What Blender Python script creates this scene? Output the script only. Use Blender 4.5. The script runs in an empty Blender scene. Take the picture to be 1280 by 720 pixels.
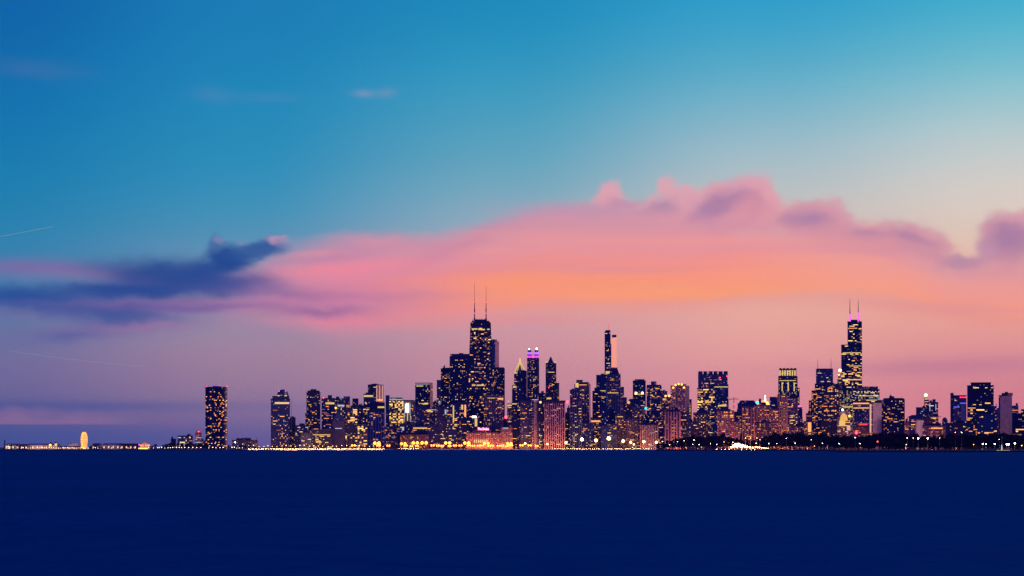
import bpy, bmesh, math, random
from mathutils import Vector, Matrix
R = math.radians
SC = bpy.context.scene
COL = SC.collection
random.seed(7)

# ------------------------------------------------------------------ camera, view
F = 3200.0          # focal length in photo pixels (photo 1280 wide)
HZ = 558.5          # horizon row of the photo
EYE = 8.0
cam = bpy.data.objects.new('camera', bpy.data.cameras.new('camera'))
COL.objects.link(cam); SC.camera = cam
cam.location = (0, 0, EYE); cam.rotation_euler = (R(90), 0, 0)
cam.data.sensor_width = 36; cam.data.lens = 36 * F / 1280
cam.data.shift_y = (HZ - 360) / 1280
cam.data.clip_start = 1; cam.data.clip_end = 150000
vs = SC.view_settings
SC.display_settings.display_device = 'sRGB'
vs.view_transform = 'Standard'; vs.look = 'None'; vs.exposure = 0; vs.gamma = 1
SC.cycles.use_denoising = True
SC.cycles.use_light_tree = True
SC.cycles.max_bounces = 4; SC.cycles.diffuse_bounces = 2; SC.cycles.glossy_bounces = 2

def lin(c):
    return tuple(((v / 255) / 12.92 if v / 255 <= .04045 else ((v / 255 + .055) / 1.055) ** 2.4) for v in c)

# ------------------------------------------------------------------ world: dusk sky with the long cloud
SUN_TO = Vector((1.0, -.03, .10)).normalized()      # the afterglow is out of frame to the right
W = bpy.data.worlds.new('World'); SC.world = W; W.use_nodes = True
nt = W.node_tree; nt.nodes.clear()
def N(t, **k):
    n = nt.nodes.new(t)
    for a, b in k.items(): setattr(n, a, b)
    return n
def plug(s, v):
    if isinstance(v, bpy.types.NodeSocket): nt.links.new(v, s)
    else: s.default_value = v
def M(op, a, b=0.0, c=None, clamp=False):
    n = N('ShaderNodeMath', operation=op, use_clamp=clamp)
    plug(n.inputs[0], a); plug(n.inputs[1], b)
    if c is not None: plug(n.inputs[2], c)
    return n.outputs[0]
def SS(x, a, b):            # smoothstep of x from a to b
    n = N('ShaderNodeMapRange', interpolation_type='SMOOTHSTEP')
    plug(n.inputs['Value'], x); plug(n.inputs['From Min'], a); plug(n.inputs['From Max'], b)
    return n.outputs['Result']
def MIX(f, a, b):
    n = N('ShaderNodeMix', data_type='RGBA')
    plug(n.inputs[0], f)
    for s, v in ((n.inputs[6], a), (n.inputs[7], b)):
        plug(s, v if isinstance(v, bpy.types.NodeSocket) else (*v, 1))
    return n.outputs[2]
def RAMP(f, stops, interp='B_SPLINE'):
    n = N('ShaderNodeValToRGB'); cr = n.color_ramp; cr.interpolation = interp
    while len(cr.elements) > 1: cr.elements.remove(cr.elements[-1])
    for i, (p, c) in enumerate(stops):
        e = cr.elements[0] if i == 0 else cr.elements.new(p)
        e.position = p; e.color = (*lin(c), 1)
    plug(n.inputs[0], f); return n.outputs[0]
def CURVE(x, pts, ymax):
    n = N('ShaderNodeFloatCurve'); cu = n.mapping.curves[0]
    pts = [(a / 1280, b / ymax) for a, b in pts]
    cu.points[0].location = pts[0]; cu.points[1].location = pts[-1]
    for p in pts[1:-1]: cu.points.new(*p)
    for p in cu.points: p.handle_type = 'AUTO_CLAMPED'
    n.mapping.update()
    plug(n.inputs['Value'], M('DIVIDE', x, 1280.0))
    return M('MULTIPLY', n.outputs[0], ymax)
tc = N('ShaderNodeTexCoord'); sp = N('ShaderNodeSeparateXYZ'); nt.links.new(tc.outputs['Generated'], sp.inputs[0])
DX, DY, DZ = sp.outputs
yy = M('MAXIMUM', DY, .02)
U = M('DIVIDE', DX, yy); V = M('DIVIDE', DZ, yy)            # tangents of azimuth and elevation
PX = M('MAXIMUM', M('MINIMUM', M('MULTIPLY_ADD', U, F, 640.0), 4000.0), -2700.0)
PY = M('MAXIMUM', M('SUBTRACT', HZ, M('MULTIPLY', V, F)), -2500.0)
PXc = M('MINIMUM', M('MAXIMUM', PX, -2000.0), 3500.0)
VC = {}
def vec(x, y, z=0.0):
    key = (x.node.name if isinstance(x, bpy.types.NodeSocket) else x, y.node.name if isinstance(y, bpy.types.NodeSocket) else y, z)
    if key not in VC: VC[key] = vec_(x, y, z)
    return VC[key]
def vec_(x, y, z=0.0):
    n = N('ShaderNodeCombineXYZ'); plug(n.inputs[0], x); plug(n.inputs[1], y); plug(n.inputs[2], z); return n.outputs[0]
def NOISE(x, y, z=0.0, detail=3, rough=.5, scale=1):
    n = N('ShaderNodeTexNoise'); n.inputs['Scale'].default_value = scale
    n.inputs['Detail'].default_value = detail; n.inputs['Roughness'].default_value = rough
    plug(n.inputs['Vector'], vec(x, y, z)); return M('SUBTRACT', n.outputs['Fac'], .5)
# base gradient: five elevation ramps, one every quarter of the photographed azimuth
rows = [0, 100, 200, 280, 350, 400, 450, 500, 545]
cols = [
 [(10,96,166),(14,110,170),(22,122,174),(34,132,174),(66,128,172),(94,118,162),(126,116,154),(110,104,150),(74,86,144)],
 [(24,122,178),(28,132,182),(40,142,184),(66,148,184),(124,146,176),(156,140,164),(176,138,156),(152,124,151),(106,94,148)],
 [(24,134,184),(46,152,190),(96,166,190),(140,172,188),(194,168,174),(210,156,162),(214,150,156),(202,140,152),(180,120,150)],
 [(36,152,198),(86,174,200),(166,190,198),(206,196,188),(238,178,156),(240,172,156),(238,162,154),(230,146,150),(222,134,144)],
 [(50,168,202),(122,194,206),(208,206,202),(226,206,190),(242,182,154),(242,162,148),(230,150,148),(224,132,140),(232,134,138)]]
t = M('SUBTRACT', 1.0, M('DIVIDE', M('MAXIMUM', PY, 0.0), 560.0))
base = None
for i, c in enumerate(cols):
    rp = RAMP(t, [(1 - r / 560, k) for r, k in zip(rows, c)][::-1], 'B_SPLINE')
    base = rp if base is None else MIX(SS(PX, 320.0 * (i - 1) - 10, 320.0 * i + 10), base, rp)
# small mottling of the air
mot = M('MULTIPLY', NOISE(M('DIVIDE', PX, 500.0), M('DIVIDE', PY, 120.0), detail=3), .10)
hs = N('ShaderNodeHueSaturation'); plug(hs.inputs['Color'], base); plug(hs.inputs['Value'], M('ADD', 1.0, mot)); base = hs.outputs[0]

QC = {}
def BLOB(cx, cy, rx, ry, tilt=0, wx=None, wy=None, p=1.0):      # exp(-d^2p) of a tilted ellipse, d^2 as a quadratic form
    wx = wx or PX; wy = wy or PY; key = (wx.node.name, wy.node.name)
    if key not in QC:
        x = M('SUBTRACT', wx, 640.0); y = M('SUBTRACT', wy, 350.0)
        QC[key] = (vec_(M('MULTIPLY', x, x), M('MULTIPLY', x, y), M('MULTIPLY', y, y)), vec_(x, y, 1.0))
    V2, V1 = QC[key]; cx -= 640; cy -= 350; c, s_ = math.cos(R(tilt)), math.sin(R(tilt))
    a1, b1 = c / rx, s_ / rx; a2, b2 = -s_ / ry, c / ry           # u = a1 dx + b1 dy, v = a2 dx + b2 dy
    A = a1*a1 + a2*a2; Bq = 2 * (a1*b1 + a2*b2); C_ = b1*b1 + b2*b2
    d1 = N('ShaderNodeVectorMath', operation='DOT_PRODUCT'); nt.links.new(V2, d1.inputs[0]); d1.inputs[1].default_value = (A, Bq, C_)
    d2 = N('ShaderNodeVectorMath', operation='DOT_PRODUCT'); nt.links.new(V1, d2.inputs[0])
    d2.inputs[1].default_value = (-2*A*cx - Bq*cy, -2*C_*cy - Bq*cx, A*cx*cx + Bq*cx*cy + C_*cy*cy)
    d = M('MAXIMUM', M('ADD', d1.outputs['Value'], d2.outputs['Value']), 0.0)
    if p != 1.0: d = M('POWER', d, p)
    return M('EXPONENT', M('MULTIPLY', d, -1.0))
# warped coordinates
ns = NOISE(M('DIVIDE', PX, 260.0), M('DIVIDE', PY, 60.0), detail=4, rough=.55)
ns2 = NOISE(M('DIVIDE', PX, 200.0), M('DIVIDE', PY, 50.0), 7.3, detail=4)
nb = NOISE(M('DIVIDE', PX, 34.0), M('DIVIDE', PY, 30.0), 3.1, detail=2, rough=.5)
nb2 = NOISE(M('DIVIDE', PX, 34.0), M('DIVIDE', PY, 30.0), 11.7, detail=2, rough=.5)
sX = M('MULTIPLY_ADD', ns, 70.0, PX); sY = M('MULTIPLY_ADD', ns2, 20.0, PY)         # streaky
nm1 = NOISE(M('DIVIDE', PX, 60.0), M('DIVIDE', PY, 34.0), 21.0, detail=4, rough=.55)
nm2 = NOISE(M('DIVIDE', PX, 60.0), M('DIVIDE', PY, 34.0), 33.0, detail=4, rough=.55)
mX = M('MULTIPLY_ADD', nm1, 44.0, PX); mY = M('MULTIPLY_ADD', nm2, 24.0, PY)          # wind torn
bX = M('MULTIPLY_ADD', nm1, 18.0, M('MULTIPLY_ADD', nb, 26.0, PX)); bY = M('MULTIPLY_ADD', nm2, 12.0, M('MULTIPLY_ADD', nb2, 22.0, PY))           # billowing
sky = base
def layer(mask, amount, col):
    global sky
    sky = MIX(M('MULTIPLY', mask, amount), sky, lin(col))
# faint high wisps
layer(BLOB(45, 86, 60, 11, 4, sX, sY), .13, (110, 120, 165))
layer(BLOB(265, 118, 26, 9, 8, sX, sY), .13, (120, 140, 175))
layer(BLOB(335, 120, 40, 6, 2, sX, sY), .08, (140, 150, 180))
layer(BLOB(455, 117, 14, 5, 2), .24, (180, 160, 185)); layer(BLOB(483, 116, 12, 6, -5), .25, (150, 150, 180))
# pink veils on the left
layer(BLOB(40, 337, 110, 11, 2, sX, sY), .75, (128, 104, 160))
layer(BLOB(190, 348, 130, 10, 1, sX, sY), .6, (160, 114, 160))
layer(BLOB(250, 380, 210, 13, -1, sX, sY), .75, (176, 116, 158))
layer(BLOB(130, 414, 90, 12, -3, sX, sY), .35, (140, 110, 160))
# billows standing on the main cloud: (x, y, rx, ry, tilt, colour, strength)
PK1, PK2, MV, MV2, DMV = (228,160,172), (236,156,160), (192,142,168), (176,132,164), (162,124,164)
for x, y, rx, ry, tl, c_, a_, pw_ in (
    (900,272,110,20,0,PK2,.9,2),(1070,300,120,24,10,(226,152,160),.9,2),(810,264,50,12,2,PK2,.7,2),(1230,334,70,16,0,(214,148,160),.8,2),
    (1264,300,40,34,0,(190,134,158),.96,3),(1262,298,24,20,0,DMV,.45,1),(1234,312,16,16,0,MV,.75,2),(1275,275,20,12,0,PK1,.4,1),
    (1195,326,36,10,6,(168,132,164),.7,2),(1150,304,44,22,14,(212,146,160),.95,2.6),(1128,294,30,14,8,MV2,.5,1),(1088,302,44,20,10,(214,146,160),.95,2.6),(1072,291,30,9,14,MV2,.55,1.2),
    (1022,278,44,28,2,(214,148,162),.96,3),(1010,270,34,13,-6,DMV,.62,1.2),(1046,262,14,10,30,PK1,.4,1),
    (948,257,31,36,0,(222,154,166),.97,3),(905,260,48,34,-24,(208,144,164),.95,3),(898,254,40,15,-28,DMV,.72,1.3),(945,232,18,10,0,(206,150,172),.45,1),(930,262,40,16,0,PK2,.6,1),
    (858,252,18,20,0,PK1,.8,2),(862,246,9,9,0,MV,.3,1),(834,246,13,25,10,(222,164,176),.85,2.2),(820,262,22,14,0,MV2,.55,1.3),(796,258,20,11,0,MV,.7,1.5),
    (762,248,17,17,-20,(224,158,172),.85,1.8),(752,256,30,10,0,PK2,.5,1),(775,262,20,8,0,MV,.4,1)):
    layer(BLOB(x, y, rx, ry, tl, bX, bY, pw_), a_, c_)
for x, y, rx, ry in ((880,243,17,14),(905,235,17,12),(927,230,15,12),(948,230,18,13),(965,245,11,16),(1000,264,14,11),(1022,258,17,10),(1045,260,15,11),(1060,272,11,10),(1076,284,13,8),(1110,286,16,9),(1135,284,14,8),
    (1160,293,14,8),(1181,306,12,8),(1241,286,12,14),(1256,272,13,10),(1276,270,14,10),(749,249,10,8),(760,241,9,9),(770,234,8,10),(784,258,10,8),(800,255,10,7),(815,251,9,10),(834,230,8,12),(842,247,9,13),(858,240,10,10)):
    layer(BLOB(x, y, rx, ry, 0, bX, bY, 2), .5 if x > 1060 else .62, (214,154,168) if x > 980 else (226,162,174))
for x, y, rx, ry, tl, a_ in ((893,258,34,14,-28,.62),(1008,275,28,11,-4,.55),(958,262,12,12,0,.15),(1262,296,22,16,0,.4),(1140,298,34,7,10,.35),(1085,292,22,6,8,.35),(838,258,12,14,0,.3),(822,256,12,7,0,.45),(775,254,16,6,0,.35),(940,256,14,16,20,.25)):
    layer(BLOB(x, y, rx, ry, tl, bX, bY, 1.3), a_, (160, 122, 162))
# main cloud body, smooth and wind drawn
tp = [(0,345),(230,342),(300,330),(360,308),(420,296),(480,292),(530,296),(560,291),(600,280),(640,268),(680,258),(720,256),(760,257),(800,258),(850,260),(900,264),(960,268),(1050,278),(1120,292),(1200,326),(1240,322),(1280,316)]
top = CURVE(PXc, tp, 600)
bot = CURVE(PXc, [(0,400),(300,398),(360,404),(420,414),(500,404),(600,396),(700,388),(800,386),(900,378),(1000,371),(1100,378),(1200,394),(1280,406)], 600)
topw = CURVE(M('MULTIPLY_ADD', nm1, 30.0, PXc), tp, 600)
over = M('SUBTRACT', M('MULTIPLY_ADD', nm2, 13.0, PY), topw)
mA = SS(over, -11.0, M('MULTIPLY_ADD', SS(PX, 740.0, 900.0), 26.0, 14.0))
mB = SS(M('SUBTRACT', bot, M('MULTIPLY_ADD', nm2, 8.0, sY)), -24.0, 16.0)
mC = SS(sX, 235.0, 420.0)
mask = M('MULTIPLY', M('MULTIPLY', mA, mB), M('MULTIPLY', mC, .95))
tt = M('DIVIDE', M('SUBTRACT', sY, top), M('SUBTRACT', bot, top))
tt = M('ADD', tt, M('MULTIPLY', ns, .22), clamp=True)
cl = RAMP(tt, [(0,(176,144,174)),(.16,(208,142,166)),(.36,(232,140,160)),(.56,(216,132,162)),(.78,(206,132,164)),(1,(222,140,160))], 'EASE')
cm = RAMP(tt, [(0,(196,148,172)),(.16,(214,148,164)),(.36,(236,148,152)),(.56,(246,146,134)),(.72,(253,150,122)),(.86,(252,150,122)),(1,(238,152,138))], 'EASE')
cr_ = RAMP(tt, [(0,(212,148,160)),(.3,(226,150,156)),(.55,(242,156,146)),(.8,(250,158,132)),(1,(238,158,138))], 'EASE')
cc = MIX(SS(sX, 400.0, 650.0), cl, cm); cc = MIX(SS(sX, 880.0, 1080.0), cc, cr_)
stre = NOISE(M('DIVIDE', PX, 420.0), M('DIVIDE', sY, 22.0), 2.0, detail=3, rough=.5)
cc = MIX(M('MULTIPLY', SS(stre, .0, .2), .28), cc, lin((206, 142, 164)))
cc = MIX(M('MULTIPLY', SS(stre, .0, -.2), .22), cc, lin((252, 160, 140)))
sky = MIX(mask, sky, cc)
layer(BLOB(720, 262, 90, 10, 0, mX, mY), .45, (190, 146, 174))
layer(BLOB(700, 300, 150, 14, -8, mX, mY), .35, (222, 150, 162))
layer(BLOB(560, 312, 70, 13, -22, mX, mY), .5, (206, 134, 160))
layer(BLOB(690, 356, 160, 14, 0, mX, mY), .7, (255, 154, 110))
layer(BLOB(860, 366, 150, 9, -2, mX, mY), .75, (255, 162, 112))
layer(BLOB(640, 345, 60, 8, -4, mX, mY), .4, (255, 152, 104))
layer(BLOB(560, 345, 90, 9, -6, mX, mY), .3, (246, 138, 136))
layer(BLOB(430, 336, 100, 9, -4, mX, mY), .45, (246, 134, 152))
layer(BLOB(470, 300, 60, 6, 0, mX, mY), .35, (238, 146, 158))
layer(BLOB(410, 320, 60, 6, -6, mX, mY), .4, (184, 128, 168))
layer(BLOB(400, 389, 62, 7, 2, mX, mY), .75, (146, 102, 152))
layer(BLOB(440, 404, 70, 6, 1, mX, mY), .5, (238, 134, 150))
layer(BLOB(480, 372, 90, 6, -2, mX, mY), .45, (196, 126, 160))
layer(BLOB(520, 392, 110, 7, -2, sX, sY), .35, (232, 140, 152))
layer(BLOB(640, 402, 120, 8, 0, sX, sY), .35, (240, 142, 142))
layer(BLOB(1240, 398, 50, 8, 8, mX, mY), .4, (242, 148, 136))
# dark blue cloud on the left
dk = (30, 70, 138)
layer(BLOB(100, 376, 150, 12, 2, mX, mY, 1.5), .6, (58, 88, 152))
layer(BLOB(210, 344, 86, 21, 4, mX, mY, 1.4), .92, dk)
layer(BLOB(262, 337, 36, 12, -12, mX, mY, 1.4), .85, (32, 70, 142))
layer(BLOB(285, 354, 66, 13, 4, mX, mY, 1.2), .75, (46, 72, 146))
layer(BLOB(160, 363, 120, 11, 0, mX, mY, 1.3), .9, (30, 68, 142))
layer(BLOB(20, 372, 80, 13, 4, mX, mY, 1.3), .88, (32, 78, 148))
layer(BLOB(150, 394, 74, 14, 3, mX, mY, 1.3), .82, (52, 78, 148))
layer(BLOB(215, 349, 100, 20, 3, mX, mY, 1.3), .4, (38, 78, 142))
layer(BLOB(60, 384, 90, 12, 2, mX, mY, 1.4), .45, (56, 86, 152))
layer(BLOB(150, 380, 120, 4, 1, mX, mY), .2, (150, 108, 160))
layer(BLOB(230, 384, 90, 5, 0, mX, mY), .55, (104, 90, 156))
layer(BLOB(90, 418, 52, 9, -6, mX, mY), .6, (76, 90, 154))
layer(BLOB(190, 408, 70, 5, -3, mX, mY), .35, (180, 120, 160))
layer(BLOB(360, 366, 76, 9, 2, mX, mY), .5, (136, 100, 156))
layer(BLOB(284, 322, 27, 17, 12, mX, mY, 2.4), .94, (28, 70, 140))
layer(BLOB(322, 312, 34, 12, -14, mX, mY, 2.4), .88, (46, 82, 148))
layer(BLOB(269, 306, 9, 12, 10, bX, bY, 2), .75, (70, 104, 158))
layer(BLOB(272, 300, 6, 4, 0, bX, bY, 1.5), .35, (160, 146, 180))
layer(BLOB(347, 301, 15, 6, 14, bX, bY, 2), .75, (200, 154, 182))
layer(BLOB(352, 306, 10, 6, 20, bX, bY, 1.5), .4, (120, 112, 164))
layer(BLOB(298, 304, 7, 4, 0, bX, bY), .4, (130, 130, 172))
# low bands
layer(BLOB(60, 508, 240, 7, 0, sX), .55, (62, 84, 148))
low = M('MULTIPLY', SS(M('MULTIPLY_ADD', nm2, 34.0, sY), 506.0, 527.0), SS(M('MULTIPLY_ADD', nm1, 3.0, PY), 532.0, 529.0))
layer(M('MULTIPLY', low, SS(mX, 215.0, 90.0)), .6, (160, 118, 150))
layer(BLOB(40, 513, 46, 6, -4, mX, mY), .4, (128, 106, 150))
layer(BLOB(215, 525, 18, 6, 0, sX), .35, (140, 104, 150))
layer(BLOB(60, 545, 240, 12, 0, sX), .5, (68, 86, 150))
layer(BLOB(1190, 458, 170, 10, -2, sX, sY), .55, (196, 126, 150))
layer(BLOB(1130, 385, 90, 9, 4, sX, sY), .35, (238, 146, 140))
# away from the photographed part: glow to the right, deep blue overhead and behind
side = M('MULTIPLY', SS(DX, .25, .8), SS(DZ, .55, .0))
gl = RAMP(M('MAXIMUM', DZ, 0.0), [(0,(255,150,110)),(.08,(255,160,120)),(.2,(225,150,150)),(.5,(60,110,160)),(1,(14,50,110))])
sky = MIX(side, sky, gl)
up_ = RAMP(M('MAXIMUM', DZ, 0.0), [(0,(20,56,196)),(.2,(16,58,190)),(.5,(12,56,165)),(1,(8,46,136))])
sky = MIX(SS(DZ, .20, .55), sky, up_)
back = M('MULTIPLY', SS(DY, .35, -.15), SS(DX, 1.0, .75))
sky = MIX(back, sky, up_)
sky = MIX(SS(DZ, .0, -.01), sky, lin((4, 14, 50)))
bg = N('ShaderNodeBackground'); nt.links.new(sky, bg.inputs[0]); bg.inputs[1].default_value = 1.05
nis = N('ShaderNodeTexSky', sky_type='NISHITA'); nis.sun_disc = False
nis.sun_elevation = R(1.0); nis.sun_rotation = math.atan2(SUN_TO.x, SUN_TO.y)
bg2 = N('ShaderNodeBackground'); nt.links.new(nis.outputs[0], bg2.inputs[0]); bg2.inputs[1].default_value = .002
ad = N('ShaderNodeAddShader'); nt.links.new(bg.outputs[0], ad.inputs[0]); nt.links.new(bg2.outputs[0], ad.inputs[1])
wo = N('ShaderNodeOutputWorld'); nt.links.new(ad.outputs[0], wo.inputs[0])
W.cycles.sampling_method = 'MANUAL'; W.cycles.sample_map_resolution = 512

sl = bpy.data.lights.new('afterglow', 'SUN'); sl.energy = 2.0; sl.angle = R(12); sl.color = (1.0, .50, .50)
so = bpy.data.objects.new('afterglow', sl); COL.objects.link(so)
so.rotation_euler = SUN_TO.to_track_quat('Z', 'Y').to_euler()

# ------------------------------------------------------------------ materials
def newmat(name):
    m = bpy.data.materials.new(name); m.use_nodes = True
    return m, m.node_tree, m.node_tree.nodes['Principled BSDF']
def plain(name, col, rough=.7, metal=0.0, spec=.3, vary=.25, scale=.08):
    m, t, b = newmat(name)
    b.inputs['Roughness'].default_value = rough; b.inputs['Metallic'].default_value = metal
    b.inputs['Specular IOR Level'].default_value = spec
    tcn = t.nodes.new('ShaderNodeTexCoord'); n = t.nodes.new('ShaderNodeTexNoise')
    n.inputs['Scale'].default_value = scale; n.inputs['Detail'].default_value = 5
    t.links.new(tcn.outputs['Object'], n.inputs['Vector'])
    mr = t.nodes.new('ShaderNodeMapRange'); mr.inputs['From Min'].default_value = .3; mr.inputs['From Max'].default_value = .7
    mr.inputs['To Min'].default_value = 1 - vary; mr.inputs['To Max'].default_value = 1 + vary
    t.links.new(n.outputs['Fac'], mr.inputs['Value'])
    v = t.nodes.new('ShaderNodeVectorMath'); v.operation = 'SCALE'; v.inputs[0].default_value = col
    t.links.new(mr.outputs[0], v.inputs['Scale']); t.links.new(v.outputs[0], b.inputs['Base Color'])
    return m
def glow(name, col, strength, sample=False):
    m, t, b = newmat(name)
    b.inputs['Base Color'].default_value = (.04, .04, .04, 1); b.inputs['Roughness'].default_value = .5
    b.inputs['Emission Color'].default_value = (*col, 1); b.inputs['Emission Strength'].default_value = strength
    m.cycles.emission_sampling = 'AUTO' if sample else 'NONE'
    return m
def facade(name, wall, glass=(.014, .022, .07), bay=4.2, floor=3.9, wf=.55, hf=.5, lit=.12, litc=(1.0, .62, .3), lits=.5, rough=.75, grough=.25):
    """wall with rows of glazing; some rooms behind the glass are dimly lit"""
    m, t, b = newmat(name)
    L = t.links.new
    def nn(ty, **k):
        q = t.nodes.new(ty)
        for a, c in k.items(): setattr(q, a, c)
        return q
    def mm(op, a, c=0.0, clamp=False):
        q = nn('ShaderNodeMath', operation=op, use_clamp=clamp)
        for s, v in ((q.inputs[0], a), (q.inputs[1], c)):
            if isinstance(v, bpy.types.NodeSocket): L(v, s)
            else: s.default_value = v
        return q.outputs[0]
    tcn = nn('ShaderNodeTexCoord'); s = nn('ShaderNodeSeparateXYZ'); L(tcn.outputs['Object'], s.inputs[0])
    h = mm('DIVIDE', mm('ADD', s.outputs[0], s.outputs[1]), bay); z = mm('DIVIDE', s.outputs[2], floor)
    inx = mm('LESS_THAN', mm('FRACT', h), wf); inz = mm('LESS_THAN', mm('FRACT', mm('ADD', z, .2)), hf)
    g = nn('ShaderNodeNewGeometry'); sn = nn('ShaderNodeSeparateXYZ'); L(g.outputs['Normal'], sn.inputs[0])
    side = mm('LESS_THAN', mm('ABSOLUTE', sn.outputs[2]), .5)
    win = mm('MULTIPLY', mm('MULTIPLY', inx, inz), side)
    oi = nn('ShaderNodeObjectInfo')
    c = nn('ShaderNodeCombineXYZ'); L(mm('FLOOR', h), c.inputs[0]); L(mm('FLOOR', mm('ADD', z, .2)), c.inputs[1]); L(mm('MULTIPLY', oi.outputs['Random'], 90.0), c.inputs[2])
    wn = nn('ShaderNodeTexWhiteNoise', noise_dimensions='3D'); L(c.outputs[0], wn.inputs[0])
    no = nn('ShaderNodeTexNoise'); no.inputs['Scale'].default_value = .03; no.inputs['Detail'].default_value = 4; L(tcn.outputs['Object'], no.inputs['Vector'])
    mr = nn('ShaderNodeMapRange'); mr.inputs['From Min'].default_value = .3; mr.inputs['From Max'].default_value = .7
    mr.inputs['To Min'].default_value = .75; mr.inputs['To Max'].default_value = 1.25; L(no.outputs['Fac'], mr.inputs['Value'])
    wv = nn('ShaderNodeVectorMath', operation='SCALE'); wv.inputs[0].default_value = wall; L(mr.outputs[0], wv.inputs['Scale'])
    mx = nn('ShaderNodeMix', data_type='RGBA'); L(win, mx.inputs[0]); L(wv.outputs[0], mx.inputs[6]); mx.inputs[7].default_value = (*glass, 1)
    L(mx.outputs[2], b.inputs['Base Color'])
    ro = nn('ShaderNodeMix', data_type='FLOAT'); L(win, ro.inputs[0]); ro.inputs[2].default_value = rough; ro.inputs[3].default_value = grough
    L(ro.outputs[0], b.inputs['Roughness']); b.inputs['Specular IOR Level'].default_value = .4
    on = mm('MULTIPLY', mm('LESS_THAN', wn.outputs['Value'], lit), win)
    wn2 = nn('ShaderNodeTexWhiteNoise', noise_dimensions='3D')
    c2 = nn('ShaderNodeVectorMath', operation='ADD'); L(c.outputs[0], c2.inputs[0]); c2.inputs[1].default_value = (31, 17, 5); L(c2.outputs[0], wn2.inputs[0])
    b.inputs['Emission Color'].default_value = (*litc, 1)
    L(mm('MULTIPLY', on, mm('MULTIPLY', mm('ADD', wn2.outputs['Value'], .3), lits)), b.inputs['Emission Strength'])
    m.cycles.emission_sampling = 'NONE'
    return m
NAVY = facade('dark_blue_facade', (.026, .048, .20), (.012, .026, .11), lit=.07)
BLACK = facade('black_steel_facade', (.014, .018, .085), (.010, .016, .085), lit=.08)
SLATE = facade('slate_facade', (.08, .085, .20), lit=.10)
STONE = facade('stone_facade', (.30, .25, .26), lit=.14, litc=(1, .5, .25), wf=.5)
BROWN = facade('brown_brick_facade', (.14, .085, .11), lit=.16, litc=(1, .42, .16), lits=.4)
GREYM = facade('grey_mauve_facade', (.24, .15, .22), (.03, .025, .06), lit=.08)  # pinkish haze over far fronts is put into this mauve
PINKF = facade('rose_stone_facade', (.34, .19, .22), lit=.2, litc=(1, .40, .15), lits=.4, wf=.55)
OFFICE = facade('lit_office_facade', (.10, .10, .13), (.05, .05, .05), bay=5.5, floor=4.1, wf=.7, hf=.5, lit=.42, litc=(1, .68, .26), lits=.6)
GLASSB = facade('blue_glass_facade', (.03, .05, .12), (.02, .04, .11), wf=.85, hf=.8, lit=.05, grough=.12)
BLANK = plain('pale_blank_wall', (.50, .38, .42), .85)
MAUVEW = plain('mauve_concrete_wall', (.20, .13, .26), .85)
TRIM = plain('pale_stone_trim', (.38, .33, .38), .8)
TRIMP = plain('rose_stone_trim', (.55, .33, .34), .8)
TRIMD = plain('dark_metal_trim', (.025, .03, .09), .6)
TRIMB = plain('blue_grey_trim', (.14, .18, .40), .7)
ROOF = plain('roof_gravel', (.04, .045, .09), .9)
STEEL = plain('grey_steel', (.12, .12, .16), .5, .3)
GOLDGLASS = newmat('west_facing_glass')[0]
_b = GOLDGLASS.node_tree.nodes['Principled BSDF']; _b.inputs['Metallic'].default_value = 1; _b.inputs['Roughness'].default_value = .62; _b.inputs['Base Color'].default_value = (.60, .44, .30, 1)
LW = [glow('lit_room_amber', (1, .31, .06), 1.5), glow('lit_room_warm', (1, .44, .10), 1.6), glow('lit_room_yellow', (1, .60, .16), 1.7),
      glow('lit_room_pale', (1, .68, .38), 1.3), glow('lit_room_cool', (.65, .78, 1), .7), glow('lit_room_dim', (1, .34, .12), .5)]
PAL = {'warm': (0, 1, 1, 2, 5, 5, 5, 0), 'yellow': (2, 2, 1, 1, 5, 2), 'orange': (0, 0, 1, 5, 5, 0), 'mixed': (1, 2, 3, 4, 5, 5, 0, 1), 'pale': (3, 4, 3, 5)}
G = {'red': glow('red_beacon_light', (1, .03, .06), 9), 'white': glow('white_lamp_light', (1, .93, .8), 12), 'gold': glow('gold_flood_light', (1, .50, .08), 2.6),
     'goldhot': glow('hot_gold_beacon', (1, .55, .16), 9), 'purple': glow('violet_flood_light', (.45, .12, 1), 1.6), 'magenta': glow('magenta_flood_light', (1, .08, .75), 1.6),
     'blue': glow('blue_flood_light', (.12, .15, 1), 1.3), 'green': glow('green_lamp_light', (.05, .9, .6), 2.5), 'cyan': glow('cyan_lamp_light', (.05, .65, .85), 2),
     'pink': glow('pink_neon_light', (1, .12, .3), 2.2), 'band': glow('lit_crown_band', (1, .62, .26), 1.0), 'bandy': glow('yellow_lit_band', (1, .66, .18), .85),
     'bandw': glow('white_lit_band', (.8, .85, 1), .6), 'bando': glow('orange_lit_band', (1, .40, .12), 1.3), 'redband': glow('red_lit_band', (1, .07, .05), 1.0),
     'peach': glow('peach_glow', (1, .55, .38), .8), 'orangelamp': glow('sodium_lamp_light', (1, .28, .03), 6), 'starlamp': glow('warm_white_flood_head', (1, .62, .22), 11),
     'smallwhite': glow('path_lamp_light', (1, .66, .42), 5), 'softgold': glow('soft_gold_wash_glow', (1, .50, .10), .9)}  # softgold paints floodlight on stone as emission

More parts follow.
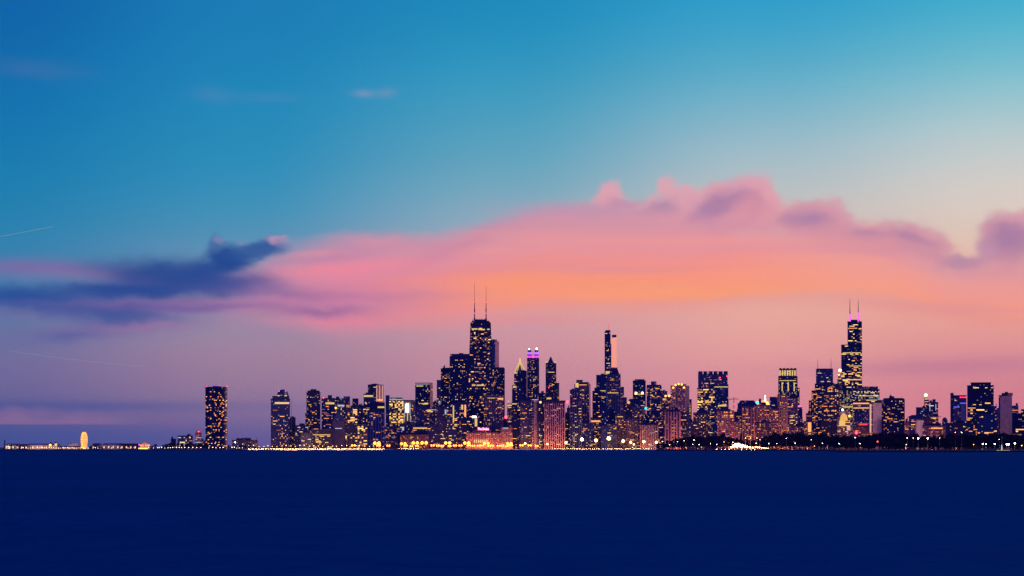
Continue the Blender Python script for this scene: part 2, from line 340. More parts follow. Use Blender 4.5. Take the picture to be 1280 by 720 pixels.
# ------------------------------------------------------------------ mesh helpers
class MB:
    def __init__(s): s.v = []; s.f = []; s.m = []; s.mats = []
    def mi(s, mat):
        if mat not in s.mats: s.mats.append(mat)
        return s.mats.index(mat)
    def add(s, vs_, fs_, mat):
        o = len(s.v); k = s.mi(mat); s.v += [tuple(p) for p in vs_]
        for f in fs_: s.f.append(tuple(o + i for i in f)); s.m.append(k)
    def box(s, x0, x1, y0, y1, z0, z1, mat):
        s.add([(x0,y0,z0),(x1,y0,z0),(x1,y1,z0),(x0,y1,z0),(x0,y0,z1),(x1,y0,z1),(x1,y1,z1),(x0,y1,z1)],
              [(0,3,2,1),(4,5,6,7),(0,1,5,4),(1,2,6,5),(2,3,7,6),(3,0,4,7)], mat)
    def taper(s, a, z0, b, z1, mat):          # a, b = (x0,x1,y0,y1)
        v = [(q[i], q[j], z) for q, z in ((a, z0), (b, z1)) for i, j in ((0, 2), (1, 2), (1, 3), (0, 3))]
        s.add(v, [(0,3,2,1),(4,5,6,7),(0,1,5,4),(1,2,6,5),(2,3,7,6),(3,0,4,7)], mat)
    def lathe(s, cx, cy, prof, mat, n=14):
        o = []
        for r, z in prof:
            for i in range(n):
                a = 2 * math.pi * i / n; o.append((cx + r * math.cos(a), cy + r * math.sin(a), z))
        f = []
        for k in range(len(prof) - 1):
            for i in range(n): j = (i + 1) % n; f.append((k*n+i, k*n+j, (k+1)*n+j, (k+1)*n+i))
        f.append(tuple(range(n))[::-1]); f.append(tuple((len(prof)-1)*n+i for i in range(n)))
        s.add(o, f, mat)
    def prism(s, poly, z0, z1, mat):
        n = len(poly)
        s.add([(x, y, z0) for x, y in poly] + [(x, y, z1) for x, y in poly],
              [tuple(range(n))[::-1], tuple(range(n, 2*n))] + [(i, (i+1) % n, n+(i+1) % n, n+i) for i in range(n)], mat)
    def bar(s, a, b, r, mat):
        a = Vector(a); b = Vector(b); d = (b - a).normalized(); u = d.orthogonal().normalized(); w = d.cross(u)
        c = [(u * x + w * y) * r for x, y in ((1, 1), (-1, 1), (-1, -1), (1, -1))]
        s.add([a + q for q in c] + [b + q for q in c], [(3,2,1,0),(4,5,6,7)] + [(i, (i+1) % 4, 4+(i+1) % 4, 4+i) for i in range(4)], mat)
    def build(s, name, parent=None, smooth=False):
        me = bpy.data.meshes.new(name); me.from_pydata(s.v, [], s.f)
        for m in s.mats: me.materials.append(m)
        me.polygons.foreach_set('material_index', s.m)
        if smooth: me.polygons.foreach_set('use_smooth', [True] * len(s.f))
        me.update()
        o = bpy.data.objects.new(name, me); COL.objects.link(o)
        if parent: o.parent = parent
        return o
def tag(o, label=None, cat=None, group=None, kind=None):
    if label: o['label'] = label
    if cat: o['category'] = cat
    if group: o['group'] = group
    if kind: o['kind'] = kind
    return o
def empty(name, loc, rz=0.0):
    o = bpy.data.objects.new(name, None); COL.objects.link(o); o.location = loc; o.rotation_euler = (0, 0, rz); return o
def copy_tree(o, parent=None):
    c = o.copy(); COL.objects.link(c); c.parent = parent
    for ch in o.children: copy_tree(ch, c)
    return c
def at(px, Y): return (px - 640) / F * Y
def hz(py, Y): return EYE + (HZ - py) / F * Y
GZ = 2.2                                           # ground level of the shore above the water

# a lit pane of glass, 1 x 1, shared by all windows of one colour
PANE = []
for m_ in LW:
    me = bpy.data.meshes.new('lit_window'); me.from_pydata([(-.5,0,-.5),(.5,0,-.5),(.5,0,.5),(-.5,0,.5),(-.5,.5,-.5),(.5,.5,-.5),(.5,.5,.5),(-.5,.5,.5)], [],
        [(0,1,2,3),(0,4,5,1),(1,5,6,2),(2,6,7,3),(3,7,4,0)]); me.materials.append(m_); PANE.append(me)

DEFS = []
def B(name, label, x0, x1, top, Y, mat=None, xc=None, yaw=None, dens=.12, pal='warm', depth=None, cat=None, cap=60, pent=1, blocks=(), piers=None, bands=None,
      right=None, parts=(), bay=4.6, floor=3.9, pane=(2.9, 1.6), run=.35, clusters=True, blank=False, bot=None, body=True):
    DEFS.append(dict(locals()))

class Frame:      # local frame of a building: x along its front (to the left is negative), y into the block
    def __init__(s, d):
        Y = d['Y']; xc = d['xc'] if d['xc'] is not None else d['x1']
        k = (xc - 640) / F; X = k * Y
        if d['xc'] is None and d['yaw'] is None: th = math.atan(((d['x0'] + d['x1']) / 2 - 640) / F)
        else: th = R(d['yaw'] if d['yaw'] is not None else 22)
        s.th, s.X, s.Y = th, X, Y
        k0 = (d['x0'] - 640) / F; k1 = (d['x1'] - 640) / F
        s.W = (X - k0 * Y) / (math.cos(th) + k0 * math.sin(th))
        s.D = d['depth'] or max(18.0, min(45.0, s.W * .9))
        if d['xc'] is not None:
            den = math.sin(th) - k1 * math.cos(th)
            s.D = max(6.0, (k1 * Y - X) / den)
        s.px1 = d['x1']; s.xc = xc
    def lx(s, px, y=0.0):          # local x of a photo column, on the plane y of the block
        k = (px - 640) / F; c, sn = math.cos(s.th), math.sin(s.th)
        return (k * (s.Y + y * c) - s.X - y * sn) / (c + k * sn)
    def lz(s, py): return hz(py, s.Y) - GZ

# ------------------------------------------------------------------ turning the table into buildings
def hidden(px, py, Y):
    for d in DEFS:
        if d['Y'] < Y - 1 and d['x0'] + 1.5 < px < d['x1'] - 1.5 and py > d['top'] + 2.5 and (d['bot'] is None or py < d['bot']): return True
    return False

def make(d):
    rnd = random.Random(d['label']); fr = Frame(d); Y = d['Y']
    root = empty(d['name'], (fr.X, fr.Y, GZ), -fr.th)
    tag(root, d['label'], d['cat'] or d['name'].replace('_', ' '))
    m = d['mat'] or NAVY; H = fr.lz(d['top'])
    vols = [(-fr.W, 0.0, 0.0, fr.D, 0.0, H)] if d['body'] else []
    for b in d['blocks']:                                      # (x0, x1, top, base, inset)
        ins = b[4] if len(b) > 4 else 0.0
        v = (fr.lx(b[0], ins), fr.lx(b[1], ins), ins, max(ins + 4, min(fr.D - ins, ins + abs(fr.lx(b[1]) - fr.lx(b[0])) * 1.2)), fr.lz(b[3]) if b[3] else 0.0, fr.lz(b[2])); vols.append(v)
    w = MB()
    for v in vols: w.box(*v, m)
    PW = .45 if d['mat'] in (PINKF, STONE, BROWN) else 1.0
    if d['piers'] and vols:                                    # (count, width, material)
        n, pw, pm = d['piers']; v = vols[0]
        for i in range(n + 1):
            x = v[0] + (v[1] - v[0] - pw) * i / n; w.box(x, x + pw, -.9, -.003, 0, H - 1, pm)
        ns = max(1, int(n * fr.D / fr.W))
        for i in range(ns + 1):
            y = (fr.D - pw) * i / ns; w.box(.003, .9, y, y + pw, 0, H - 1, pm)
    if d['bands'] and vols:                                    # (spacing, height, material) balcony slabs and spandrels
        sp_, bh, bm = d['bands']; z = sp_
        while z < H - 2:
            w.box(-fr.W - .6, .6, -1.0, -.006, z, z + bh, bm); w.box(.006, 1.0, 0, fr.D, z + .01, z + bh - .01, bm); z += sp_
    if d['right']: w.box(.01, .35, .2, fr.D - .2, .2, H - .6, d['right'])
    if vols: w.build('wall', root)
    # roof edge and rooftop plant
    r = MB()
    for v in vols:
        e = .5
        for q in ((v[0]-e, v[1]+e, v[2]-e, v[2]+.3), (v[0]-e, v[1]+e, v[3]-.3, v[3]+e), (v[0]-e, v[0]+.3, v[2]+.31, v[3]-.31), (v[1]-.3, v[1]+e, v[2]+.31, v[3]-.31)):
            r.box(*q, v[5] - .6, v[5] + 1.1, TRIMD)
    if vols: r.build('parapet', root)
    for k in range(d['pent'] if vols else 0):
        v = max(vols, key=lambda q: q[5]); wd = (v[1] - v[0]) * rnd.uniform(.22, .45); x = v[0] + (v[1] - v[0] - wd) * rnd.uniform(.1, .9)
        h = rnd.uniform(3.5, 6.5); y = v[2] + (v[3] - v[2]) * .3; p = MB()
        p.box(x, x + wd, y, y + (v[3] - v[2]) * .4, v[5], v[5] + h, rnd.choice((ROOF, TRIMD, SLATE)))
        po = p.build('penthouse', root)
        for q in range(2):
            a = x + wd * (rnd.uniform(.05, .35) + q * .45); u = MB(); u.box(a, a + 2.2, y + 2, y + 5, v[5] + h, v[5] + h + rnd.uniform(1, 2.4), STEEL); u.build('cooling_unit', po)
    for p in d['parts']: part(root, fr, p)
    # lit windows: one object each, past the cap one object for the rest
    cand = []
    faces = []
    if not d['blank']:
        for v in vols:
            faces.append(('f', v))
            if d['xc'] is not None and not d['right']: faces.append(('r', v))
    centres = [(rnd.random(), rnd.random(), rnd.uniform(.08, .3)) for _ in range(5)]
    for fc, v in faces:
        ln = (v[1] - v[0]) if fc == 'f' else (v[3] - v[2]); nb_ = max(1, int(ln / d['bay'])); bw = ln / nb_
        z = v[4] + 5.0; fi = 0
        while z < v[5] - 3.5:
            dens = d['dens']; fl = rnd.random(); rowf = .25 if fl < .45 else (2.6 if fl > .88 else 1.0)
            i = 0
            while i < nb_:
                u = (i + .5) / nb_; q = 1.0
                if d['clusters']:
                    q = .45
                    for cx, cz, cr in centres:
                        if (u - cx) ** 2 + (z / H - cz) ** 2 < cr * cr: q += .85
                if rnd.random() < dens * (1.0 if d['x0'] < 826 else 1.2 if d['mat'] in (BROWN, PINKF) else .95) * rowf * q:
                    n = 1
                    if rnd.random() < d['run'] and i + 1 < nb_: n = 2 if rnd.random() < .6 or i + 2 >= nb_ else 3
                    mid = (i + n / 2) * bw; pw = (n - 1) * bw + d['pane'][0] * rnd.uniform(.7, 1.0)
                    x, y = (v[0] + mid, v[2]) if fc == 'f' else (v[1], v[2] + mid)
                    c, s = math.cos(fr.th), math.sin(fr.th); wx = fr.X + x * c + y * s; wy = fr.Y - x * s + y * c
                    px = 640 + wx / wy * F; py = HZ - (z + GZ - EYE) / wy * F
                    if not hidden(px, py, Y): cand.append((pw * d['pane'][1], fc, x, y, z, pw))
                    i += n
                i += 1
            z += d['floor']
    rnd.shuffle(cand); cand.sort(key=lambda q: -round(q[0])); rest = MB(); pl = PAL[d['pal']]
    for j, (_, fc, x, y, z, pw) in enumerate(cand):
        k = rnd.choice(pl); ph = d['pane'][1] * rnd.uniform(.75, 1.1)
        if j < d['cap']:
            o = bpy.data.objects.new('lit_window', PANE[k]); COL.objects.link(o); o.parent = root
            o.location = (x, y - .30, z) if fc == 'f' else (x + .30, y, z)
            if fc == 'r': o.rotation_euler = (0, 0, R(90))
            o.scale = (pw, .5, ph)
        elif fc == 'f': rest.box(x - pw / 2, x + pw / 2, y - .30, y - .01, z - ph / 2, z + ph / 2, LW[k])
        else: rest.box(x + .01, x + .30, y - pw / 2, y + pw / 2, z - ph / 2, z + ph / 2, LW[k])
    if rest.v: tag(rest.build('lit_windows', root), kind='stuff')
    return root

def part(root, fr, p):
    k = p[0]
    if k == 'band':                  # name, x0, x1, y0, y1, material
        _, nm, x0, x1, y0, y1, mt, *o = p; o = o[0] if o else 0.0
        q = MB(); q.box(fr.lx(x0, o), fr.lx(x1, o), o - 1.3, o - .35, fr.lz(y1), fr.lz(y0), mt); q.build(nm, root)
    elif k == 'lamp':                # name, x, y, radius m, material, [dy]
        _, nm, x, y, r_, mt, *o = p; o = o[0] if o else -2.0
        q = MB(); X = fr.lx(x, o); Z = fr.lz(y)
        q.lathe(X, o, [(.3, Z - r_), (r_ * .75, Z - r_ * .6), (r_, Z), (r_ * .75, Z + r_ * .6), (.3, Z + r_)], mt, 8)
        ob = q.build(nm, root)
    elif k == 'mast':                # name, x, ytop, ybase, r0, r1, mat, inset
        _, nm, x, yt, yb, r0, r1, mt, o = p
        q = MB(); q.lathe(fr.lx(x, o), o, [(r0, fr.lz(yb)), (r0 * .9, fr.lz(yb) * .7 + fr.lz(yt) * .3), ((r0 + r1) / 2, fr.lz(yb) * .45 + fr.lz(yt) * .55), (r1, fr.lz(yt))], mt, 8); q.build(nm, root)
    elif k == 'box':                 # name, x0, x1, ytop, ybase, inset, depth, mat
        _, nm, x0, x1, yt, yb, o, dp, mt = p
        q = MB(); q.box(fr.lx(x0, o), fr.lx(x1, o), o, o + dp, fr.lz(yb), fr.lz(yt), mt); q.build(nm, root)
    elif k == 'taper':               # name, x0, x1, ybase, x2, x3, ytop, inset, depth, mat
        _, nm, x0, x1, yb, x2, x3, yt, o, dp, mt = p; e = dp * .5 * (1 - (x3 - x2) / max(.1, x1 - x0))
        q = MB(); q.taper((fr.lx(x0, o), fr.lx(x1, o), o, o + dp), fr.lz(yb), (fr.lx(x2, o), fr.lx(x3, o), o + e, o + dp - e), fr.lz(yt), mt); q.build(nm, root)
    elif k == 'dome':                # name, x, ybase, ytop, radius px, inset, mat
        _, nm, x, yb, yt, rp, o, mt = p; r_ = rp * fr.Y / F; z0 = fr.lz(yb); h = fr.lz(yt) - z0
        q = MB(); q.lathe(fr.lx(x, o), o + r_, [(r_ * math.cos(a), z0 + h * math.sin(a)) for a in [R(t) for t in (0, 20, 40, 58, 74, 86)]], mt, 16); q.build(nm, root, True)
    elif k == 'drum':                # name, x, ybase, ytop, radius px, inset, mat
        _, nm, x, yb, yt, rp, o, mt = p; r_ = rp * fr.Y / F
        q = MB(); q.lathe(fr.lx(x, o), o + r_, [(r_, fr.lz(yb)), (r_, fr.lz(yt))], mt, 16); q.build(nm, root)
    elif k == 'beam':                # name, x0,y0,x1,y1, r, mat, inset
        _, nm, x0, y0, x1, y1, r_, mt, o = p
        q = MB(); q.bar((fr.lx(x0, o), o, fr.lz(y0)), (fr.lx(x1, o), o, fr.lz(y1)), r_, mt); q.build(nm, root)
    elif k == 'wing':                # name, x0, x1, ytop, ybase, inset, mat: a block whose visible face is turned to the west
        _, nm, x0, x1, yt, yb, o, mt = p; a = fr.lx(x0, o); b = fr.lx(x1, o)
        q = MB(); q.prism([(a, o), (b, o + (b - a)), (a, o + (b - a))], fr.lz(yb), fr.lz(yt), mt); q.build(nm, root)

# ------------------------------------------------------------------ the skyline, left to right (columns and rows are photo pixels, Y in metres)
AT, OT, HT, AB, LR = 'apartment_tower', 'office_tower', 'hotel_tower', 'apartment_block', 'low_building'
# far left, by the pier and the harbour
B(AB, 'small apartment block with many pale lit windows just left of the lone dark tower', 222, 241, 545, 6300, SLATE, dens=.5, pal='pale', cap=40, pane=(3.4, 2.4))
B(AB, 'small pink lit block with a red roof lamp beside the lone dark tower', 244, 252, 541.5, 6300, PINKF, dens=.6, pal='pale', parts=[('lamp', 'roof_lamp', 248, 539.5, 1.6, G['red'])])
B(LR, 'unlit grey block rising behind the dark trees left of the lone tower', 213.5, 220, 549, 6300, SLATE, dens=.05)
B(LR, 'low dark block close against the foot of the lone tower on its left', 251, 258, 551, 6200, SLATE, dens=.15)
B(LR, 'long low dark building on the shore right of the lone tower', 290, 322, 550.5, 6400, NAVY, dens=.35, pal='warm', pent=3, parts=[('mast', 'mast', 321, 545, 551, .6, .2, STEEL, 3), ('lamp','roof_lamp', 294, 553, 1.3, G['white'])])
# first cluster
B(AT, 'tall dark tower with a rounded lit crown at the left end of the main skyline', 338.5, 362.5, 499, 6500, NAVY, dens=.16, bay=4.2,
  blocks=[(340.5, 361.5, 495.5, 499, 1.5)], pent=0, parts=[('drum', 'crown_drum', 353.5, 496, 493.5, 7.4, 1.5, SLATE), ('dome', 'dome', 353.5, 493.6, 486.6, 7.2, 1.7, NAVY), ('lamp', 'beacon', 349, 489, 1.0, G['red']), ('lamp', 'beacon', 357, 489, 1.0, G['red']),
  ('band', 'crown_light', 343.5, 361.5, 502.7, 505, G['band']), ('band', 'upper_light', 347, 349.5, 494, 495.2, G['band'], 2), ('band', 'upper_light', 355.5, 358.5, 494, 495.2, G['band'], 2), ('mast', 'mast', 364.3, 498.5, 540, .5, .25, STEEL, 4)])
B(OT, 'slim dark tower with a rounded top beside the domed tower', 362, 369.5, 522.5, 6560, BLACK, dens=.01, pent=0, parts=[('dome', 'curved_roof', 365.7, 522.6, 520.3, 3.4, .5, NAVY)])
B(AB, 'lower dark block in the gap between the two leftmost towers of the cluster', 369, 386, 532, 6550, NAVY, dens=.28, pal='mixed')
B(AT, 'tall apartment tower with bright scattered windows and a flat machine room', 383, 400.5, 491, 6600, BLACK, dens=.38, pal='warm', cap=100, bay=4.0, blocks=[(384.5, 399.5, 488.7, 491, 3), (381.6, 383, 517, 0, 2)], pent=0,
  parts=[('box', 'machine_room', 388, 395.5, 486.3, 488.7, 6, 16, TRIMD)])
B(AT, 'broad tower with a yellow band under its square roof block', 402, 418.5, 498, 6620, NAVY, dens=.26, pal='warm', cap=80, parts=[('box', 'roof_block', 409.8, 415, 493.8, 498, 4, 12, TRIMD), ('band', 'crown_light', 407, 418, 503, 505.3, G['bandy']), ('lamp', 'beacon', 404.3, 497.6, 1.4, G['red'])], pent=0)
B(AT, 'narrow mauve topped tower behind a bright orange roof lamp', 418.5, 430, 498.5, 6660, SLATE, dens=.25, pal='mixed', blocks=[(420, 424, 496.2, 498.5, 3)], parts=[('lamp', 'roof_lamp', 419.6, 510, 3.0, G['gold'], -6), ('band', 'lit_strip', 422, 430.5, 506, 508, G['bandw'])], pent=0)
B(AT, 'dark square topped tower third from the yellow banded one', 429.5, 437.5, 496, 6680, NAVY, dens=.2, pal='mixed', pent=0)
B(OT, 'plain dark roof block standing on the right shoulder of the first cluster', 440.5, 448, 498.6, 6690, BLACK, dens=.01, pent=0)
B(AT, 'dark tower with small orange windows left of the pale ribbed slab', 446.5, 458, 507, 6600, BLACK, dens=.32, pal='warm', cap=80)
B(OT, 'plain windowless slab with a pointed gable in the first cluster', 415.5, 431, 526, 6420, plain('dull_blue_concrete', (.06, .05, .14), .9), blank=True, pent=0, parts=[('taper', 'gable', 415.5, 431, 526, 422.5, 424, 515, 2, 10, NAVY), ('band', 'lit_strip', 419, 427.5, 535, 535.9, G['bandw'])])
B(AT, 'broad dark block with large yellow windows right of the gabled slab', 431, 447, 510, 6430, BLACK, dens=.36, pal='yellow', cap=90, pane=(4.8, 2.8), bay=5.4)
B(AB, 'wide low dark block with lit floors in front of the first towers', 389, 415.5, 537, 6400, BLACK, dens=.3, pal='yellow', parts=[('band', 'lit_strip', 391, 413, 543, 543.9, G['bandy']), ('dome', 'entrance_dome', 398.5, 553.5, 550.3, 4, -6, G['softgold'])], pent=0)
B(AB, 'dim squat block left of the wide low block at the shore', 376, 389.5, 541, 6390, SLATE, dens=.24, pal='mixed')
B(AB, 'dark waterfront block with lit floors at the right end of the first cluster', 447, 459, 531, 6380, BLACK, dens=.42, pal='yellow', cap=50, pane=(4.6, 2.6))
B(OT, 'tower with a bright lit crown box in front of the red lattice tower', 454.5, 466.8, 493, 6900, NAVY, dens=.25, pal='yellow', parts=[('box', 'roof_block', 457, 462, 490.6, 493, 4, 10, TRIMD), ('band', 'crown_light', 454.8, 466.3, 494, 496.2, G['bandy']), ('lamp', 'beacon', 457, 503.5, 2, G['band'])], pent=0)
B(HT, 'dark tower with a red lit lattice on its right side', 460, 479.2, 481, 7000, BLACK, xc=470.5, yaw=24, dens=.06, pal='orange', piers=(4, .8, TRIMP), blocks=[], pent=0, right=PINKF,  # sunset on the right face is put into rose stone and glowing lines
  parts=[('dome', 'curved_roof', 466, 481, 479.2, 5.5, 3, TRIMD), ('band', 'sunset_line', 470.8, 471.4, 482, 502, G['peach'], -3), ('band', 'sunset_line', 474.5, 475.1, 482, 502, G['peach'], 3), ('band', 'sunset_line', 478, 478.6, 482, 502, G['peach'], 8), ('band', 'crown_light', 472, 478.5, 499, 501, G['bando'], 6)])
B(OT, 'dark curved mass with a slanting lit ledge behind the ribbed slab', 462, 481, 503.5, 6870, BLACK, dens=.1, parts=[('band', 'lit_strip', 472, 480.5, 508, 510, G['bandy']), ('dome', 'curved_roof', 470, 503.6, 501.8, 6, 3, NAVY)], pent=0)
B(AT, 'pale blue ribbed slab rising from the shore', 459, 480.5, 514, 6760, NAVY, dens=.2, pal='orange', piers=(6, 2.4, TRIMB), cap=60, bay=5)
B(OT, 'slim dark shaft left of the yellow lit office block', 482, 487, 494.6, 7300, NAVY, dens=.02, pent=0)
B(OT, 'office block with rows of bright yellow floors', 486.5, 504.5, 500, 7250, OFFICE, dens=.62, pal='yellow', cap=100, pane=(4.6, 3.0), blocks=[(488, 503, 497.4, 500, 4)], parts=[('band', 'crown_light', 487, 503, 498.8, 499.8, G['bandw'])], pent=0)
B(OT, 'slab with a brilliant white vertical strip of light', 503.8, 519, 500.5, 7280, STONE, dens=.12, parts=[('band', 'light_column', 507.6, 510.8, 504.5, 515.5, G['white']), ('band', 'lower_light', 508.8, 510, 515.6, 526, G['bandy']), ('band', 'light_line', 505.5, 506, 504, 527, G['bandw']), ('band', 'light_line', 512.6, 513.1, 504, 527, G['bandw'])], pent=0)
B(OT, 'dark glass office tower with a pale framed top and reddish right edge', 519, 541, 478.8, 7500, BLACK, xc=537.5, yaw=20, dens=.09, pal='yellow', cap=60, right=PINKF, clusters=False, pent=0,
  parts=[('band', 'roof_line', 519.2, 537.3, 479.6, 480.3, G['bandw']), ('band', 'crown_light', 520.5, 529, 481.8, 483, G['bandy']), ('band', 'frame_line', 519.2, 519.7, 480, 504, TRIM), ('band', 'frame_line', 529, 529.4, 484, 500, TRIMB), ('band', 'frame_line', 519.2, 537.3, 487.6, 488, TRIMB), ('lamp', 'beacon', 540, 487, 1.5, G['bando'], 3), ('band', 'lower_light', 523, 535, 504, 505.6, G['bandy'])])
B(AT, 'dark block with lit floors under the glass office tower', 519, 534, 507, 7100, NAVY, dens=.14, pal='warm')
B(AT, 'tower with a bright yellow top floor right of the glass office tower', 532.5, 546, 511, 7120, SLATE, dens=.4, pal='warm', cap=60, parts=[('band', 'crown_light', 534, 541, 513.5, 515, G['bandy']), ('band', 'crown_light', 533.5, 546, 511.8, 512.5, G['bandw'])])
B(AB, 'small dark step between the glass office tower and the stepped tower', 541, 547.5, 503, 7420, NAVY, dens=.12)
B(OT, 'slender tower with pale horizontal bands of lit floors', 546, 552.5, 475.4, 7450, SLATE, dens=.55, pal='pale', pane=(4.4, 2), bands=(14, 3.5, TRIMB), cap=70, pent=0)
B(AT, 'stepped tower with glittering windows left of the broad ribbed tower', 551, 565, 461, 7400, BLACK, dens=.34, pal='warm', cap=100, blocks=[(553, 562, 460, 461, 2)])
B(OT, 'broad dark ribbed tower with flat crown left of the black tapered tower', 562, 588, 446, 7350, NAVY, dens=.13, pal='yellow', cap=90, piers=(12, 1.6, TRIMD), blocks=[(563, 587, 442.8, 446, 1.5)],
  parts=[('box', 'machine_room', 573.5, 579, 441.2, 442.8, 8, 14, TRIMD)], pent=0)
B(AT, 'rose coloured tower with a lit crown just right of the black tapered tower', 610, 623.5, 427, 8000, GREYM, xc=619, yaw=26, dens=.05, pal='orange', right=BLANK, blocks=[(611, 618.5, 424.6, 427, 5)], piers=(8, 1.4, TRIMP), pent=0)  # paler right face holds the pink sunset light in its colour
B(OT, 'dark square shouldered tower against the right side of the tapered tower', 613, 631, 461, 7150, BLACK, dens=.2, pal='warm', cap=80, blocks=[(614, 630, 459.6, 461, 1.5)], pent=0)
B(HT, 'broad dark slab in front of the foot of the tapered tower', 604.5, 630, 493, 7050, GREYM, dens=.13, pal='orange', cap=80, piers=(9, 1.2, TRIMD), parts=[('mast', 'mast', 613.7, 484, 493, .4, .2, STEEL, 5), ('band', 'crown_light', 610, 619, 497.2, 498, G['bandy']), ('band', 'crown_light', 622, 629, 497.4, 499.5, G['bando'])], pent=0)
# low front rows, centre left
B(AB, 'long low block with glowing ground floor left of the orange flood lamps', 480, 500, 534, 7080, NAVY, dens=.24, pal='orange')
B(AB, 'dark block with one pale square window behind the orange lamps', 499, 516, 530, 7090, NAVY, dens=.08, parts=[('band', 'lit_window', 502.5, 505, 533.5, 538, G['bandw'])])
B(AB, 'low block with an orange lit upper floor behind the lamps', 515, 536, 533, 7085, SLATE, dens=.12, pal='orange', parts=[('band', 'lit_strip', 516.5, 534.5, 534.4, 536, G['bandy'])])
B(LR, 'low terrace with orange lit floors right behind the orange lamps', 500, 536, 543.5, 7050, BROWN, dens=.34, pal='orange', pent=3, cap=50)
B(AT, 'mid height block with scattered small windows below the lit top tower', 534, 548, 531, 7070, NAVY, dens=.22, pal='warm')
B(AT, 'dark block with a grey front between two yellow lit blocks', 545.5, 559.5, 508, 7080, SLATE, dens=.1, pal='pale', parts=[('band', 'lit_window', 556, 558, 512, 518, G['bandw'])])
B(AT, 'block with tall yellow vertical windows under the ribbed tower', 558.5, 572, 505, 7060, NAVY, dens=.3, pal='yellow', cap=70, parts=[('band', 'light_column', 566, 567.6, 507, 528, G['bandy'])])
B(AT, 'block with an orange vertical light beside the tapered tower foot', 571.5, 586, 503, 7065, NAVY, dens=.22, pal='warm', parts=[('band', 'light_column', 580.5, 582.5, 506, 521, G['bando']), ('band', 'crown_light', 576.5, 579, 506, 512, G['bandy'])])
B(AT, 'dark low block left of the yellow topped hotel corner', 577, 590, 524, 7045, BLACK, dens=.26, pal='yellow')
B(HT, 'slim block with a white lit cap and yellow window column', 589.5, 599, 519.5, 7052, SLATE, dens=.12, parts=[('band', 'crown_light', 590.2, 595.5, 520.2, 522, G['white']), ('band', 'light_column', 593.5, 596.5, 523, 533, G['bandy'])], pent=0)
B('hotel', 'old orange lit hotel with a row of pale arches under the red neon sign', 583, 629, 540.5, 7010, PINKF, dens=.34, pal='orange', cap=90, cat='hotel', piers=(18, 1.3, TRIMP), blocks=[(592, 614, 537.5, 540.5, 3)], pent=2,
  parts=[('band', 'arcade', 592.4 + i * 2.6, 593.9 + i * 2.6, 549.5, 553.5, G['band']) for i in range(7)])
B(AB, 'red glowing block right of the old hotel', 626.5, 640.5, 534, 7000, PINKF, dens=.3, pal='orange', parts=[('band', 'crown_light', 628.5, 635, 534.6, 535.5, G['bandw'])])
B(AB, 'narrow dark block in the gap with a red beacon', 630, 635.5, 523, 7150, BLACK, dens=.1, parts=[('lamp', 'beacon', 632.6, 521.5, 4.5, G['red'], -4)])
# the two pronged tower and its neighbours
B(AT, 'narrow tower with a yellow lit roof edge left of the dark windowed slab', 634, 640, 505, 7060, STONE, dens=.34, pal='warm', parts=[('band', 'crown_light', 634.2, 642, 505.8, 507.6, G['bandy']), ('lamp', 'roof_lamp', 635.5, 501.5, 1.8, G['band'])], pent=0)
B(AT, 'dark windowed slab with amber top floor', 639.5, 651, 503.5, 7040, BLACK, dens=.2, pal='warm', cap=60, parts=[('band', 'crown_light', 640, 646, 504.2, 505.5, G['bandy'])])
B(OT, 'dark tower with a sloping cut top in front of the lit pyramid roof', 646.5, 658.5, 464, 7600, BLACK, dens=.08, pal='warm', pent=0, parts=[('taper', 'sloped_roof', 647.5, 658, 464, 652, 656, 462.6, 2, 12, NAVY)])
B(OT, 'tower with a gold lit pyramid roof and spire', 642.5, 657.5, 467.5, 7900, SLATE, dens=.1, pent=0, parts=[('taper', 'pyramid_roof', 642.5, 657.5, 467.5, 649.3, 650.7, 451.5, 0.5, 34, STEEL), ('mast', 'spire', 650, 447, 453, 1.2, .3, G['gold'], 17),
  ('beam', 'edge_light', 642.8, 467, 649.6, 452, 1.1, G['bandy'], 0), ('beam', 'edge_light', 657.2, 467, 650.4, 452, 1.1, G['bandy'], 0), ('beam', 'edge_light', 645.5, 467.3, 649.9, 453, .8, G['bandy'], 0), ('beam', 'edge_light', 654, 467.3, 650.1, 453, .8, G['bandy'], 0), ('band', 'eave_light', 643, 648.5, 465.4, 467, G['softgold'])])
B(OT, 'block with an amber lit corner below the lit pyramid roof', 640, 653, 482, 7300, NAVY, dens=.13, pal='warm', cap=50, parts=[('band', 'crown_light', 641, 645.5, 482.6, 484.6, G['bandy'])])
B(OT, 'tall twin turret tower with violet lit crown', 658.8, 673.6, 448, 7700, GREYM, dens=.28, pal='warm', cap=100, bay=4, piers=(6, 1.8, TRIMD), pent=0, blocks=[(659, 665.3, 443.5, 448, 1), (667.3, 673.4, 443.5, 448, 1)],
  parts=[('band', 'crown_light', 659.1 + i * 2.1, 660.6 + i * 2.1, 444.5, 447.2, G['magenta']) for i in range(7)] + [('drum', 'turret', 662, 443.6, 440, 2.7, 2, G['purple']), ('drum', 'turret', 670.6, 443.6, 440, 2.7, 2, G['purple']), ('dome', 'turret_dome', 662, 440, 436.8, 2.6, 2, NAVY), ('dome', 'turret_dome', 670.6, 440, 436.8, 2.6, 2, NAVY),
   ('lamp', 'turret_lamp', 661.5, 436.3, 2.0, G['white']), ('lamp', 'turret_lamp', 670.8, 436, 2.4, G['white'])])
B(OT, 'low dark block right behind the pink blank wall', 673.4, 683, 491.6, 7700, BLACK, dens=.06)
